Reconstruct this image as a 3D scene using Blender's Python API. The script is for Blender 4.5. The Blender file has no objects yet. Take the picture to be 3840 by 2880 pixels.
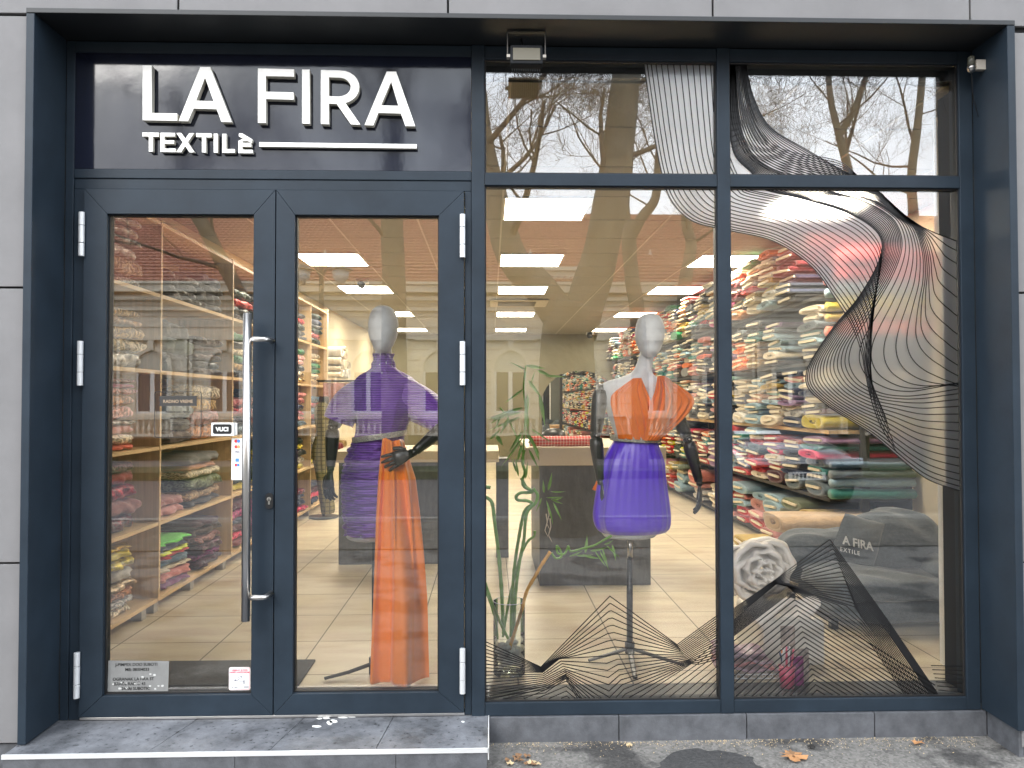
import bpy, math, random
from math import sin, cos, pi, radians, sqrt
from mathutils import Vector, Matrix
SC = bpy.context.scene
COL = SC.collection
rnd = random.Random(7)

# ---------------------------------------------------------------- camera
CAMP = Vector((1.55262, -3.15782, 1.31926))
YAW, PIT, ROL, FPX = radians(1.6178), radians(1.25152), radians(-0.07805), 2885.0
fw = Vector((sin(YAW)*cos(PIT), cos(YAW)*cos(PIT), sin(PIT)))
r0 = Vector((cos(YAW), -sin(YAW), 0)); u0 = r0.cross(fw)
RT = cos(ROL)*r0 + sin(ROL)*u0; UP = -sin(ROL)*r0 + cos(ROL)*u0
cam = bpy.data.cameras.new('camera'); camo = bpy.data.objects.new('camera', cam); COL.objects.link(camo)
camo.matrix_world = Matrix(((RT.x, UP.x, -fw.x, CAMP.x), (RT.y, UP.y, -fw.y, CAMP.y), (RT.z, UP.z, -fw.z, CAMP.z), (0, 0, 0, 1)))
cam.sensor_width = 36.0; cam.lens = 36.0*FPX/3840.0; cam.clip_start = 0.05; cam.clip_end = 600
SC.camera = camo
# ---------------------------------------------------------------- world, sun, exposure
SUN_EL, SUN_ROT = radians(34), radians(210)
w = bpy.data.worlds.new('World'); SC.world = w; w.use_nodes = True
wn, wl = w.node_tree.nodes, w.node_tree.links
wn.clear()
wo = wn.new('ShaderNodeOutputWorld'); wb = wn.new('ShaderNodeBackground'); wb.inputs['Strength'].default_value = 0.15
sky = wn.new('ShaderNodeTexSky'); sky.sky_type = 'NISHITA'; sky.sun_disc = False
sky.sun_elevation = SUN_EL; sky.sun_rotation = SUN_ROT; sky.dust_density = 2.0
tc = wn.new('ShaderNodeTexCoord'); nz = wn.new('ShaderNodeTexNoise'); nz.inputs['Scale'].default_value = 2.2; nz.inputs['Detail'].default_value = 6
cr = wn.new('ShaderNodeValToRGB'); cr.color_ramp.elements[0].position = .35; cr.color_ramp.elements[1].position = .62
cr.color_ramp.elements[0].color = (.62, .62, .62, 1); cr.color_ramp.elements[1].color = (1, 1, 1, 1)
mx = wn.new('ShaderNodeMix'); mx.data_type = 'RGBA'; mx.inputs['B'].default_value = (18.6, 20.1, 21.8, 1)
wl.new(tc.outputs['Generated'], nz.inputs['Vector']); wl.new(nz.outputs['Fac'], cr.inputs[0])
wl.new(cr.outputs[0], mx.inputs['Factor']); wl.new(sky.outputs[0], mx.inputs['A']); wl.new(mx.outputs['Result'], wb.inputs['Color'])
wl.new(wb.outputs[0], wo.inputs[0])
sl = bpy.data.lights.new('sun', 'SUN'); sl.energy = 1.5; sl.angle = radians(28); sl.color = (1, .96, .9)
so = bpy.data.objects.new('sun', sl); COL.objects.link(so)
so.rotation_euler = (radians(56), 0, radians(-30))
SC.view_settings.view_transform = 'Standard'; SC.view_settings.look = 'None'; SC.view_settings.exposure = 0.68; SC.view_settings.gamma = 1
SC.cycles.max_bounces = 7; SC.cycles.diffuse_bounces = 3; SC.cycles.glossy_bounces = 3; SC.cycles.transmission_bounces = 4
SC.cycles.transparent_max_bounces = 24; SC.cycles.caustics_reflective = False; SC.cycles.caustics_refractive = False
SC.cycles.use_denoising = True; SC.cycles.sample_clamp_indirect = 6

# ---------------------------------------------------------------- measuring helpers (2212 px wide view of the photo -> world)
def ray(a, b): return ((a*1.736-1920)/FPX)*RT - ((b*1.736-1440)/FPX)*UP + fw
def aY(a, b, y): d = ray(a, b); return CAMP + d*((y-CAMP.y)/d.y)
def aZ(a, b, z): d = ray(a, b); return CAMP + d*((z-CAMP.z)/d.z)
def aX(a, b, x): d = ray(a, b); return CAMP + d*((x-CAMP.x)/d.x)

# ---------------------------------------------------------------- materials
MATS = {}
def mat(name, col=(.5, .5, .5), rough=.5, metal=0, bump=None, var=None, spec=.5, emit=None, sheen=0, objcol=False, coat=0, bscale=None, vec=(1, 1, 1)):
    """bump=(scale,strength) var=(scale,amount) both noise in object space"""
    m = bpy.data.materials.new(name); m.use_nodes = True; MATS[name] = m
    N, L = m.node_tree.nodes, m.node_tree.links
    b = N['Principled BSDF']; b.inputs['Base Color'].default_value = (*col, 1)
    b.inputs['Roughness'].default_value = rough; b.inputs['Metallic'].default_value = metal
    b.inputs['Specular IOR Level'].default_value = spec; b.inputs['Sheen Weight'].default_value = sheen; b.inputs['Coat Weight'].default_value = coat
    if emit: b.inputs['Emission Color'].default_value = (*emit[0], 1); b.inputs['Emission Strength'].default_value = emit[1]
    src = None
    if objcol: oi = N.new('ShaderNodeObjectInfo'); src = oi.outputs['Color']; L.new(src, b.inputs['Base Color'])
    if bump or var:
        t = N.new('ShaderNodeTexCoord'); mp = N.new('ShaderNodeMapping'); mp.inputs['Scale'].default_value = vec
        L.new(t.outputs['Object'], mp.inputs[0])
    if var:
        n = N.new('ShaderNodeTexNoise'); n.inputs['Scale'].default_value = var[0]; n.inputs['Detail'].default_value = 8; n.inputs['Roughness'].default_value = .65
        L.new(mp.outputs[0], n.inputs['Vector'])
        r = N.new('ShaderNodeMapRange'); r.inputs['From Min'].default_value = .3; r.inputs['From Max'].default_value = .7
        r.inputs['To Min'].default_value = 1-var[1]; r.inputs['To Max'].default_value = 1+var[1]; L.new(n.outputs['Fac'], r.inputs['Value'])
        v = N.new('ShaderNodeVectorMath'); v.operation = 'SCALE'; v.inputs[0].default_value = col; L.new(r.outputs[0], v.inputs['Scale'])
        if src: L.new(src, v.inputs[0])
        L.new(v.outputs[0], b.inputs['Base Color'])
    if bump:
        n = N.new('ShaderNodeTexNoise'); n.inputs['Scale'].default_value = bump[0]; n.inputs['Detail'].default_value = 6
        L.new(mp.outputs[0], n.inputs['Vector'])
        bp = N.new('ShaderNodeBump'); bp.inputs['Strength'].default_value = bump[1]; bp.inputs['Distance'].default_value = bump[2] if len(bump) > 2 else .01
        L.new(n.outputs['Fac'], bp.inputs['Height']); L.new(bp.outputs[0], b.inputs['Normal'])
    m.diffuse_color = (*col, 1)
    return m
def nodes(m): return m.node_tree.nodes, m.node_tree.links, m.node_tree.nodes['Principled BSDF']

def glass_mat(name, refl, wavy=.0, tint=(1, 1, 1)):
    m = bpy.data.materials.new(name); m.use_nodes = True; N, L = m.node_tree.nodes, m.node_tree.links; N.clear()
    o = N.new('ShaderNodeOutputMaterial'); mixs = N.new('ShaderNodeMixShader'); tr = N.new('ShaderNodeBsdfTransparent'); gl = N.new('ShaderNodeBsdfGlossy')
    gl.inputs['Roughness'].default_value = 0.0; tr.inputs[0].default_value = (*tint, 1)
    lw = N.new('ShaderNodeLayerWeight'); lw.inputs['Blend'].default_value = .25
    mr = N.new('ShaderNodeMapRange'); mr.inputs['To Min'].default_value = refl; mr.inputs['To Max'].default_value = 1
    L.new(lw.outputs['Fresnel'], mr.inputs['Value']); mr.inputs['From Min'].default_value = .12
    L.new(mr.outputs[0], mixs.inputs['Fac']); L.new(tr.outputs[0], mixs.inputs[1]); L.new(gl.outputs[0], mixs.inputs[2]); L.new(mixs.outputs[0], o.inputs[0])
    if wavy:
        t = N.new('ShaderNodeTexCoord'); n = N.new('ShaderNodeTexNoise'); n.inputs['Scale'].default_value = 5; n.inputs['Detail'].default_value = 2
        bp = N.new('ShaderNodeBump'); bp.inputs['Strength'].default_value = wavy; bp.inputs['Distance'].default_value = .01
        L.new(t.outputs['Object'], n.inputs['Vector']); L.new(n.outputs['Fac'], bp.inputs['Height']); L.new(bp.outputs[0], gl.inputs['Normal'])
    return m

frame_m = mat('anthracite_aluminium', (.017, .026, .037), .48, spec=.22, var=(4, .22), bump=(900, .04, .001))
soffit_m = mat('shaded_soffit_anthracite', (.010, .012, .014), .55, var=(4, .2))  # soffit shade put into the colour, darker than the frame anthracite
gasket_m = mat('black_rubber', (.006, .006, .007), .6)
clad_m = mat('grey_fibre_cement', (.165, .161, .163), .8, var=(3.5, .11), bump=(420, .25, .002))
joint_m = mat('dark_joint', (.015, .015, .016), .9)
tile_m = mat('dark_slate_tile', (.085, .088, .097), .62, var=(14, .35), bump=(160, .35, .003))
steel_m = mat('brushed_steel', (.62, .6, .58), .28, 1, vec=(1, 1, .02), bump=(300, .1, .001))
hinge_m = mat('satin_hinge_paint', (.6, .61, .62), .4, .3)
white_m = mat('white_plastic', (.8, .8, .78), .45)
letter_m = mat('white_letter_acrylic', (.86, .85, .82), .45, var=(12, .05))
letside_m = mat('cream_letter_side', (.5, .48, .42), .6)
black_m = mat('black_plastic', (.012, .012, .013), .35)
vinyl_m = mat('black_vinyl', (.008, .008, .009), .35)
oak_m = mat('light_oak_board', (.66, .46, .24), .5, var=(7, .2), vec=(1, .25, 6))
oakv_m = mat('light_oak_upright', (.66, .46, .24), .5, var=(7, .2), vec=(5, 5, .3))
cream_m = mat('cream_wall_paint', (.72, .62, .43), .85, var=(3, .03))
wallback_m = mat('olive_wall_paint', (.17, .155, .10), .85, var=(3, .05))
whitewall_m = mat('white_wall_paint', (.75, .7, .6), .8)
greywall_m = mat('grey_pillar_paint', (.12, .13, .12), .7)
counter_m = mat('dark_grey_laminate', (.085, .085, .085), .4, var=(30, .25), bump=(200, .2, .002), vec=(1, 1, .3))
cream_lam = mat('cream_laminate', (.66, .55, .38), .4)
man_m = mat('pale_linen_skin', (.70, .71, .71), .75, var=(40, .07), bump=(500, .15, .002))
arm_m = mat('black_painted_wood', (.022, .02, .02), .3, var=(20, .2))
purple_m = mat('purple_glitter_jersey', (.13, .025, .33), .42, sheen=.4, vec=(1, 1, 5))
satin_o = mat('orange_satin', (1.0, .25, .018), .33, sheen=.3, spec=.6)
chiffon_o = mat('orange_crepe', (.98, .21, .012), .6, sheen=.3)
violet_m = mat('violet_satin', (.12, .03, .70), .34, sheen=.3, spec=.6)
rose_m = mat('cream_satin', (.90, .83, .73), .36, sheen=.3)
panel_m = mat('led_panel_light', (.9, .9, .9), .5, emit=((1, .91, .72), 26))
glass_m = glass_mat('window_glass', .132, .003)
vase_m = glass_mat('vase_glass', .08, 0, (.93, .97, .95))
bamboo_m = mat('bamboo_green', (.15, .33, .04), .35, var=(20, .25))
yellow_m = mat('bamboo_yellow', (.70, .33, .03), .35, var=(20, .2))
leaf_m = mat('bamboo_leaf', (.17, .32, .06), .4, var=(14, .3))
stone_m = mat('white_pebble', (.62, .60, .54), .5, var=(14, .2))
sofa_m = mat('charcoal_upholstery', (.050, .064, .076), .9, var=(60, .25), bump=(500, .3, .002), sheen=.3)
bark_m = mat('plane_tree_bark', (.13, .115, .085), .85, var=(5, .35), bump=(18, .6, .03))
twig_m = mat('bare_twig', (.10, .075, .055), .85)
asphalt_m = mat('asphalt', (.14, .135, .13), .9, bump=(130, .9, .006))
# asphalt: patches and aggregate
N, L, B = nodes(asphalt_m)
t = N.new('ShaderNodeTexCoord'); n1 = N.new('ShaderNodeTexNoise'); n1.inputs['Scale'].default_value = 2.3; n1.inputs['Detail'].default_value = 9; n1.inputs['Roughness'].default_value = .62
n2 = N.new('ShaderNodeTexVoronoi'); n2.inputs['Scale'].default_value = 95
L.new(t.outputs['Object'], n1.inputs['Vector']); L.new(t.outputs['Object'], n2.inputs['Vector'])
c1 = N.new('ShaderNodeValToRGB'); c1.color_ramp.elements[0].position = .44; c1.color_ramp.elements[1].position = .52
c1.color_ramp.elements[0].color = (.055, .052, .05, 1); c1.color_ramp.elements[1].color = (.185, .175, .162, 1)
mm = N.new('ShaderNodeMix'); mm.data_type = 'RGBA'; mm.blend_type = 'MULTIPLY'; mm.inputs['Factor'].default_value = .6
bwn = N.new('ShaderNodeRGBToBW'); L.new(n2.outputs['Color'], bwn.inputs[0]); bwm = N.new('ShaderNodeMath'); bwm.operation = 'MULTIPLY_ADD'; bwm.inputs[1].default_value = 1.1; bwm.inputs[2].default_value = .15; L.new(bwn.outputs[0], bwm.inputs[0])
L.new(n1.outputs['Fac'], c1.inputs[0]); L.new(c1.outputs[0], mm.inputs['A']); L.new(bwm.outputs[0], mm.inputs['B']); L.new(mm.outputs['Result'], B.inputs['Base Color'])
# purple jersey: fine knit rows, glints and sheen painted in as the lighter purple
N, L, B = nodes(purple_m)
t = N.new('ShaderNodeTexCoord'); wv = N.new('ShaderNodeTexWave'); wv.bands_direction = 'Z'; wv.inputs['Scale'].default_value = 28; wv.inputs['Distortion'].default_value = 1.5; wv.inputs['Detail'].default_value = 3
L.new(t.outputs['Object'], wv.inputs['Vector']); cc = N.new('ShaderNodeValToRGB'); cc.color_ramp.elements[0].color = (.10, .02, .26, 1); cc.color_ramp.elements[1].color = (.27, .09, .54, 1)
L.new(wv.outputs['Fac'], cc.inputs[0]); L.new(cc.outputs[0], B.inputs['Base Color'])
bp = N.new('ShaderNodeBump'); bp.inputs['Strength'].default_value = .5; bp.inputs['Distance'].default_value = .004; L.new(wv.outputs['Fac'], bp.inputs['Height']); L.new(bp.outputs[0], B.inputs['Normal'])
# floor: large beige planks/tiles with grout
floor_m = mat('beige_floor_tile', (.52, .43, .29), .38)
N, L, B = nodes(floor_m)
t = N.new('ShaderNodeTexCoord'); bk = N.new('ShaderNodeTexBrick'); bk.offset = 0; bk.inputs['Scale'].default_value = 1
bk.inputs['Brick Width'].default_value = .516; bk.inputs['Row Height'].default_value = .4985; bk.inputs['Mortar Size'].default_value = .0035; bk.inputs['Mortar Smooth'].default_value = 0
bk.inputs['Color1'].default_value = (.60, .51, .36, 1); bk.inputs['Color2'].default_value = (.55, .465, .325, 1); bk.inputs['Mortar'].default_value = (.11, .09, .06, 1)
mpb = N.new('ShaderNodeMapping'); mpb.inputs['Location'].default_value = (-.13, -.466, 0); L.new(t.outputs['Object'], mpb.inputs[0]); L.new(mpb.outputs[0], bk.inputs['Vector'])
nn = N.new('ShaderNodeTexNoise'); nn.inputs['Scale'].default_value = 2.5; nn.inputs['Detail'].default_value = 8
mp = N.new('ShaderNodeMapping'); mp.inputs['Scale'].default_value = (.8, 3, 1); L.new(t.outputs['Object'], mp.inputs[0]); L.new(mp.outputs[0], nn.inputs['Vector'])
mm = N.new('ShaderNodeMix'); mm.data_type = 'RGBA'; mm.blend_type = 'OVERLAY'; mm.inputs['Factor'].default_value = .5
L.new(bk.outputs['Color'], mm.inputs['A']); L.new(nn.outputs['Fac'], mm.inputs['B']); L.new(mm.outputs['Result'], B.inputs['Base Color'])
# glossy dark sign panel, slightly blurry and streaked
sign_m = mat('gloss_navy_panel', (.006, .008, .018), .1, spec=.5, coat=.12, bump=(3, .05, .02))
N, L, B = nodes(sign_m)
t = N.new('ShaderNodeTexCoord'); nn = N.new('ShaderNodeTexNoise'); nn.inputs['Scale'].default_value = 9; nn.inputs['Detail'].default_value = 8
mp = N.new('ShaderNodeMapping'); mp.inputs['Scale'].default_value = (2.5, 1, .4); L.new(t.outputs['Object'], mp.inputs[0]); L.new(mp.outputs[0], nn.inputs['Vector'])
rr = N.new('ShaderNodeMapRange'); rr.inputs['To Min'].default_value = .04; rr.inputs['To Max'].default_value = .13; L.new(nn.outputs['Fac'], rr.inputs['Value']); L.new(rr.outputs[0], B.inputs['Roughness'])
# object-coloured cloths
cloth_m = mat('woven_cloth', (.5, .5, .5), .7, objcol=True, var=(25, .18), bump=(60, .5, .01), sheen=.25, vec=(1, 1, 2.5))
N, L, B = nodes(cloth_m)
sequin_m = mat('sequin_cloth', (.5, .5, .5), .35, objcol=True)
N, L, B = nodes(sequin_m)
t = N.new('ShaderNodeTexCoord'); vo = N.new('ShaderNodeTexVoronoi'); vo.inputs['Scale'].default_value = 130; L.new(t.outputs['Object'], vo.inputs['Vector'])
oi = N.new('ShaderNodeObjectInfo'); nn = N.new('ShaderNodeTexNoise'); nn.inputs['Scale'].default_value = 30; nn.inputs['Detail'].default_value = 5; L.new(t.outputs['Object'], nn.inputs['Vector'])
rr = N.new('ShaderNodeMapRange'); rr.inputs['From Min'].default_value = .35; rr.inputs['From Max'].default_value = .65; rr.inputs['To Min'].default_value = .35; rr.inputs['To Max'].default_value = 1.5; L.new(nn.outputs['Fac'], rr.inputs['Value'])
v = N.new('ShaderNodeVectorMath'); v.operation = 'SCALE'; L.new(oi.outputs['Color'], v.inputs[0]); L.new(rr.outputs[0], v.inputs['Scale']); L.new(v.outputs[0], B.inputs['Base Color'])
sp = N.new('ShaderNodeSeparateColor'); L.new(vo.outputs['Color'], sp.inputs[0]); gt = N.new('ShaderNodeMath'); gt.operation = 'GREATER_THAN'; gt.inputs[1].default_value = .6
L.new(sp.outputs[0], gt.inputs[0]); L.new(gt.outputs[0], B.inputs['Metallic'])
bp = N.new('ShaderNodeBump'); bp.inputs['Strength'].default_value = .9; bp.inputs['Distance'].default_value = .006; L.new(vo.outputs['Color'], bp.inputs['Height']); L.new(bp.outputs[0], B.inputs['Normal'])
lace_m = mat('lace_cloth', (.5, .5, .5), .55, objcol=True)
N, L, B = nodes(lace_m)
t = N.new('ShaderNodeTexCoord'); wv = N.new('ShaderNodeTexWave'); wv.wave_type = 'RINGS'; wv.inputs['Scale'].default_value = 9; wv.inputs['Distortion'].default_value = 14; wv.inputs['Detail'].default_value = 3; wv.inputs['Detail Scale'].default_value = 2
L.new(t.outputs['Object'], wv.inputs['Vector']); oi = N.new('ShaderNodeObjectInfo')
rr = N.new('ShaderNodeMapRange'); rr.inputs['To Min'].default_value = .45; rr.inputs['To Max'].default_value = 1.35; L.new(wv.outputs['Fac'], rr.inputs['Value'])
v = N.new('ShaderNodeVectorMath'); v.operation = 'SCALE'; L.new(oi.outputs['Color'], v.inputs[0]); L.new(rr.outputs[0], v.inputs['Scale']); L.new(v.outputs[0], B.inputs['Base Color'])
bp = N.new('ShaderNodeBump'); bp.inputs['Strength'].default_value = .8; bp.inputs['Distance'].default_value = .006; L.new(wv.outputs['Fac'], bp.inputs['Height']); L.new(bp.outputs[0], B.inputs['Normal'])
card_m = mat('cream_cardboard', (.72, .64, .48), .8)
stuff_m = mat('mixed_cloth', (.5, .5, .5), .7, bump=(60, .4, .01))
N, L, B = nodes(stuff_m); at_ = N.new('ShaderNodeVertexColor'); at_.layer_name = 'dye'; L.new(at_.outputs['Color'], B.inputs['Base Color'])

# ---------------------------------------------------------------- mesh builder
class MB:
    def __init__(s): s.v = []; s.f = []; s.m = []; s.c = []
    def add(s, vs, fs, mi=0, c=None):
        o = len(s.v); s.v += [tuple(p) for p in vs]
        for f in fs: s.f.append(tuple(i+o for i in f)); s.m.append(mi); s.c.append(c)
        return s
    def box(s, x0, x1, y0, y1, z0, z1, mi=0, c=None):
        V = [(x, y, z) for z in (z0, z1) for y in (y0, y1) for x in (x0, x1)]
        return s.add(V, [(0, 2, 3, 1), (4, 5, 7, 6), (0, 1, 5, 4), (2, 6, 7, 3), (0, 4, 6, 2), (1, 3, 7, 5)], mi, c)
    def tube(s, P, R, n=8, mi=0, cap=True, flat=1.0, c=None, up=None):
        P = [Vector(p) for p in P]
        if not hasattr(R, '__len__'): R = [R]*len(P)
        prev = None; V = []; F = []
        for i, p in enumerate(P):
            d = (P[min(i+1, len(P)-1)]-P[max(i-1, 0)])
            if d.length < 1e-9: d = Vector((0, 0, 1))
            d.normalize()
            if prev is None:
                a = Vector(up) if up else (Vector((0, 0, 1)) if abs(d.z) < .9 else Vector((0, 1, 0)))
                prev = (a-d*a.dot(d)).normalized()
            else:
                q = prev-d*prev.dot(d); prev = q.normalized() if q.length > 1e-6 else prev
            b = d.cross(prev)
            for k in range(n):
                t = 2*pi*k/n; V.append(p+prev*cos(t)*R[i]*flat+b*sin(t)*R[i])
        for i in range(len(P)-1):
            for k in range(n): F.append((i*n+k, i*n+(k+1) % n, (i+1)*n+(k+1) % n, (i+1)*n+k))
        if cap: F.append(tuple(range(n))[::-1]); F.append(tuple((len(P)-1)*n+k for k in range(n)))
        return s.add(V, F, mi, c)
    def grid(s, fn, nu, nv, mi=0, wrapu=False, c=None):
        V = [fn(i/(nu if wrapu else nu-1), j/(nv-1)) for j in range(nv) for i in range(nu)]
        F = []
        for j in range(nv-1):
            for i in range(nu if wrapu else nu-1): F.append((j*nu+i, j*nu+(i+1) % nu, (j+1)*nu+(i+1) % nu, (j+1)*nu+i))
        return s.add(V, F, mi, c)
    def loft(s, secs, n=32, mi=0, disp=None, cap=True, sub=5):
        """secs: (z,cx,cy,rx,ry) smooth rings"""
        S = []
        for i in range(len(secs)-1):
            p = [secs[max(i-1, 0)], secs[i], secs[i+1], secs[min(i+2, len(secs)-1)]]
            for q in range(sub):
                t = q/sub; S.append([cat(p[0][k], p[1][k], p[2][k], p[3][k], t) for k in range(5)])
        S.append(list(secs[-1])); V = []; F = []
        for z, cx, cy, rx, ry in S:
            for k in range(n):
                t = 2*pi*k/n; d = disp(t, z) if disp else 0
                V.append((cx+(rx+d)*cos(t), cy+(ry+d)*sin(t), z))
        for i in range(len(S)-1):
            for k in range(n): F.append((i*n+k, i*n+(k+1) % n, (i+1)*n+(k+1) % n, (i+1)*n+k))
        if cap: F.append(tuple(range(n))); F.append(tuple((len(S)-1)*n+k for k in range(n))[::-1])
        return s.add(V, F, mi)
    def sphere(s, c, r, n=10, mi=0, sq=(1, 1, 1), jit=0):
        V = []; F = []
        for j in range(n//2+1):
            for i in range(n):
                a, b = 2*pi*i/n, pi*j/(n//2); q = 1+jit*(rnd.random()-.5)
                V.append((c[0]+r*sq[0]*q*sin(b)*cos(a), c[1]+r*sq[1]*q*sin(b)*sin(a), c[2]+r*sq[2]*q*cos(b)))
        for j in range(n//2):
            for i in range(n): F.append((j*n+i, (j+1)*n+i, (j+1)*n+(i+1) % n, j*n+(i+1) % n))
        return s.add(V, F, mi)
    def mesh(s, name, mats, smooth=False):
        me = bpy.data.meshes.new(name); me.from_pydata(s.v, [], s.f)
        for m in (mats if isinstance(mats, (list, tuple)) else [mats]): me.materials.append(m)
        me.polygons.foreach_set('material_index', s.m)
        if smooth: me.polygons.foreach_set('use_smooth', [True]*len(s.f))
        if any(c is not None for c in s.c):
            ca = me.color_attributes.new('dye', 'FLOAT_COLOR', 'CORNER'); k = 0
            buf = []
            for f, c in zip(s.f, s.c): buf += list((*(c or (.5, .5, .5)), 1))*len(f)
            ca.data.foreach_set('color', buf)
        me.validate(); me.update()
        return me
    def obj(s, name, mats, parent=None, smooth=False, bevel=0, solid=0, world=True):
        o = link(name, s.mesh(name, mats, smooth), parent)
        if bevel: b = o.modifiers.new('bevel', 'BEVEL'); b.width = bevel; b.segments = 2; b.limit_method = 'ANGLE'; b.harden_normals = False
        if solid: q = o.modifiers.new('solid', 'SOLIDIFY'); q.thickness = solid; q.offset = 0
        return o
def cat(a, b, c, d, t): return .5*((2*b)+(-a+c)*t+(2*a-5*b+4*c-d)*t*t+(-a+3*b-3*c+d)*t**3)
def spline(P, sub=8):
    out = []
    for i in range(len(P)-1):
        p = [P[max(i-1, 0)], P[i], P[i+1], P[min(i+2, len(P)-1)]]
        for q in range(sub): out.append(tuple(cat(p[0][k], p[1][k], p[2][k], p[3][k], q/sub) for k in range(len(P[0]))))
    out.append(tuple(P[-1])); return out
def link(name, data, parent=None):
    o = bpy.data.objects.new(name, data); COL.objects.link(o)
    if parent:
        o.parent = parent
        if parent.parent is None: o.matrix_parent_inverse = Matrix.Translation(-parent.location)
    return o
def tag(o, label=None, cat=None, group=None, kind=None):
    if label: o['label'] = label
    if cat: o['category'] = cat
    if group: o['group'] = group
    if kind: o['kind'] = kind
    return o
def thing(name, label, cat, loc=(0, 0, 0), group=None):
    o = link(name, None); o.location = loc; o.empty_display_size = .1
    return tag(o, label, cat, group)
def struct(o): o['kind'] = 'structure'; return o
def curve_mesh(loops=None, text=None, size=.1, ext=.0, font_bold=0, align='CENTER', space=1, bevel=0):
    if text is not None:
        cu = bpy.data.curves.new('tmp', 'FONT'); cu.body = text; cu.size = size; cu.align_x = align; cu.extrude = ext; cu.offset = font_bold; cu.space_character = space
    else:
        cu = bpy.data.curves.new('tmp', 'CURVE'); cu.dimensions = '2D'; cu.fill_mode = 'BOTH'; cu.extrude = ext
        for lp in loops:
            sp = cu.splines.new('POLY'); sp.points.add(len(lp)-1); sp.use_cyclic_u = True
            for q, p in zip(sp.points, lp): q.co = (p[0], p[1], 0, 1)
    cu.bevel_depth = bevel
    o = bpy.data.objects.new('tmp', cu); COL.objects.link(o)
    dg = bpy.context.evaluated_depsgraph_get(); dg.update()
    me = bpy.data.meshes.new_from_object(o.evaluated_get(dg)); bpy.data.objects.remove(o); bpy.data.curves.remove(cu)
    return me
def add_mesh(mb, me, fn, mi=0):
    mb.add([fn(v.co) for v in me.vertices], [tuple(p.vertices) for p in me.polygons], mi); bpy.data.meshes.remove(me)
def put_text(mb, text, x, y, z, size, mi, bold=0, align='CENTER', space=1, sx=1, ext=.0004):
    add_mesh(mb, curve_mesh(text=text, size=size, ext=ext, font_bold=bold, align=align, space=space), lambda c: (x+c.x*sx, y-c.z, z+c.y), mi)
def rrect(x0, x1, z0, z1, r, n=5):
    P = []
    for cx, cz, a in ((x1-r, z1-r, 0), (x0+r, z1-r, 90), (x0+r, z0+r, 180), (x1-r, z0+r, 270)):
        for i in range(n+1): t = radians(a+90*i/n); P.append((cx+r*cos(t), cz+r*sin(t)))
    return P
def plate(mb, loops, y, th, mi=0):
    add_mesh(mb, curve_mesh(loops=loops, ext=th/2), lambda c: (c.x, y-c.z, c.y), mi)
# ================================================================ SETTING: ground and road
GZ = -0.065
def sheet(name, x0, x1, y0, y1, z, m, nx=2, ny=2):
    b = MB(); b.grid(lambda s, t: (x0+(x1-x0)*s, y0+(y1-y0)*t, z), nx, ny); return struct(b.obj(name, m))
b = MB(); b.grid(lambda s, t: (-60+120*s, 1.0-81*t, GZ-.12), 2, 2)
road_m = mat('road_asphalt', (.075, .075, .078), .9, var=(3, .15), bump=(200, .5, .004))
struct(b.obj('road', road_m))
b = MB(); b.box(-60, 60, -5.9, .6, GZ-.3, GZ); o = b.obj('pavement', asphalt_m); struct(o)
kerb_m = mat('kerb_stone', (.2, .195, .18), .8, var=(6, .15))
b = MB(); b.box(-60, 60, -6.05, -5.902, GZ-.3, GZ+.004); struct(b.obj('kerb', kerb_m))
grass_m = mat('verge_grass', (.06, .08, .028), .9, var=(8, .5), bump=(60, 1, .03))
b = MB(); b.box(-60, 60, -12.9, -11.6, GZ-.3, GZ+.03); struct(b.obj('grass_verge', grass_m))
b = MB(); b.box(-60, 60, -17, -12.902, GZ-.3, GZ+.01); struct(b.obj('far_pavement', mat('far_paving', (.17, .155, .135), .85, var=(5, .2))))
bed_m = mat('pebbled_bed', (.12, .11, .095), .95, var=(9, .6), bump=(25, 1, .05))
b = MB(); b.box(-14, 16, -5.6, -4.0, GZ-.2, GZ+.01); struct(b.obj('tree_bed_ground', bed_m))
# dark tarmac repair patch
b = MB()
P = [(aZ(1530+math.cos(t)*112*(1+.07*sin(5*t)+.04*sin(11*t+1)+.02*sin(19*t)), 1657+sin(t)*38*(1+.10*cos(3*t)+.05*sin(9*t)+.03*sin(17*t)), GZ+.003)) for t in [2*pi*i/90 for i in range(90)]]
b.add([(p.x, p.y, GZ+.003) for p in P], [tuple(range(90))])
struct(b.obj('pavement_patch', mat('damp_tarmac', (.045, .044, .044), .75, bump=(120, 1, .008), var=(60, .4))))

# ================================================================ SHOP BUILDING
shop = thing('shop_building', 'grey panelled building holding the textile shop front', 'building', (1.7, 6, 0))
mb = MB()                                                   # carcass: side walls, back, slab, upper storey
XL, XR, YB, ZC, FZ = -.86, 4.66, 12.75, 2.70, .05
mb.box(XL-.25, XL, .05, YB+.2, -.1, 2.95); mb.box(XR, XR+.25, .05, YB+.2, -.1, 2.95)
mb.obj('side_wall', cream_m, shop)
mb = MB(); mb.box(XL, XR, YB, YB+.2, -.1, 2.95); mb.obj('back_wall', wallback_m, shop)
mb = MB(); mb.box(XL, XR, .31, YB, -.1, FZ); mb.obj('shop_floor', floor_m, shop)
mb = MB(); mb.box(XL, XR, .005, .308, -.1, FZ-.002); mb.obj('window_plinth_floor', mat('dark_threshold_strip', (.035, .036, .036), .45), shop)  # dark strip of floor just behind the glass
mb = MB(); mb.box(XL-.25, XR+.25, .2, YB+.2, 2.96, 3.1); mb.obj('roof_slab', joint_m, shop)
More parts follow.
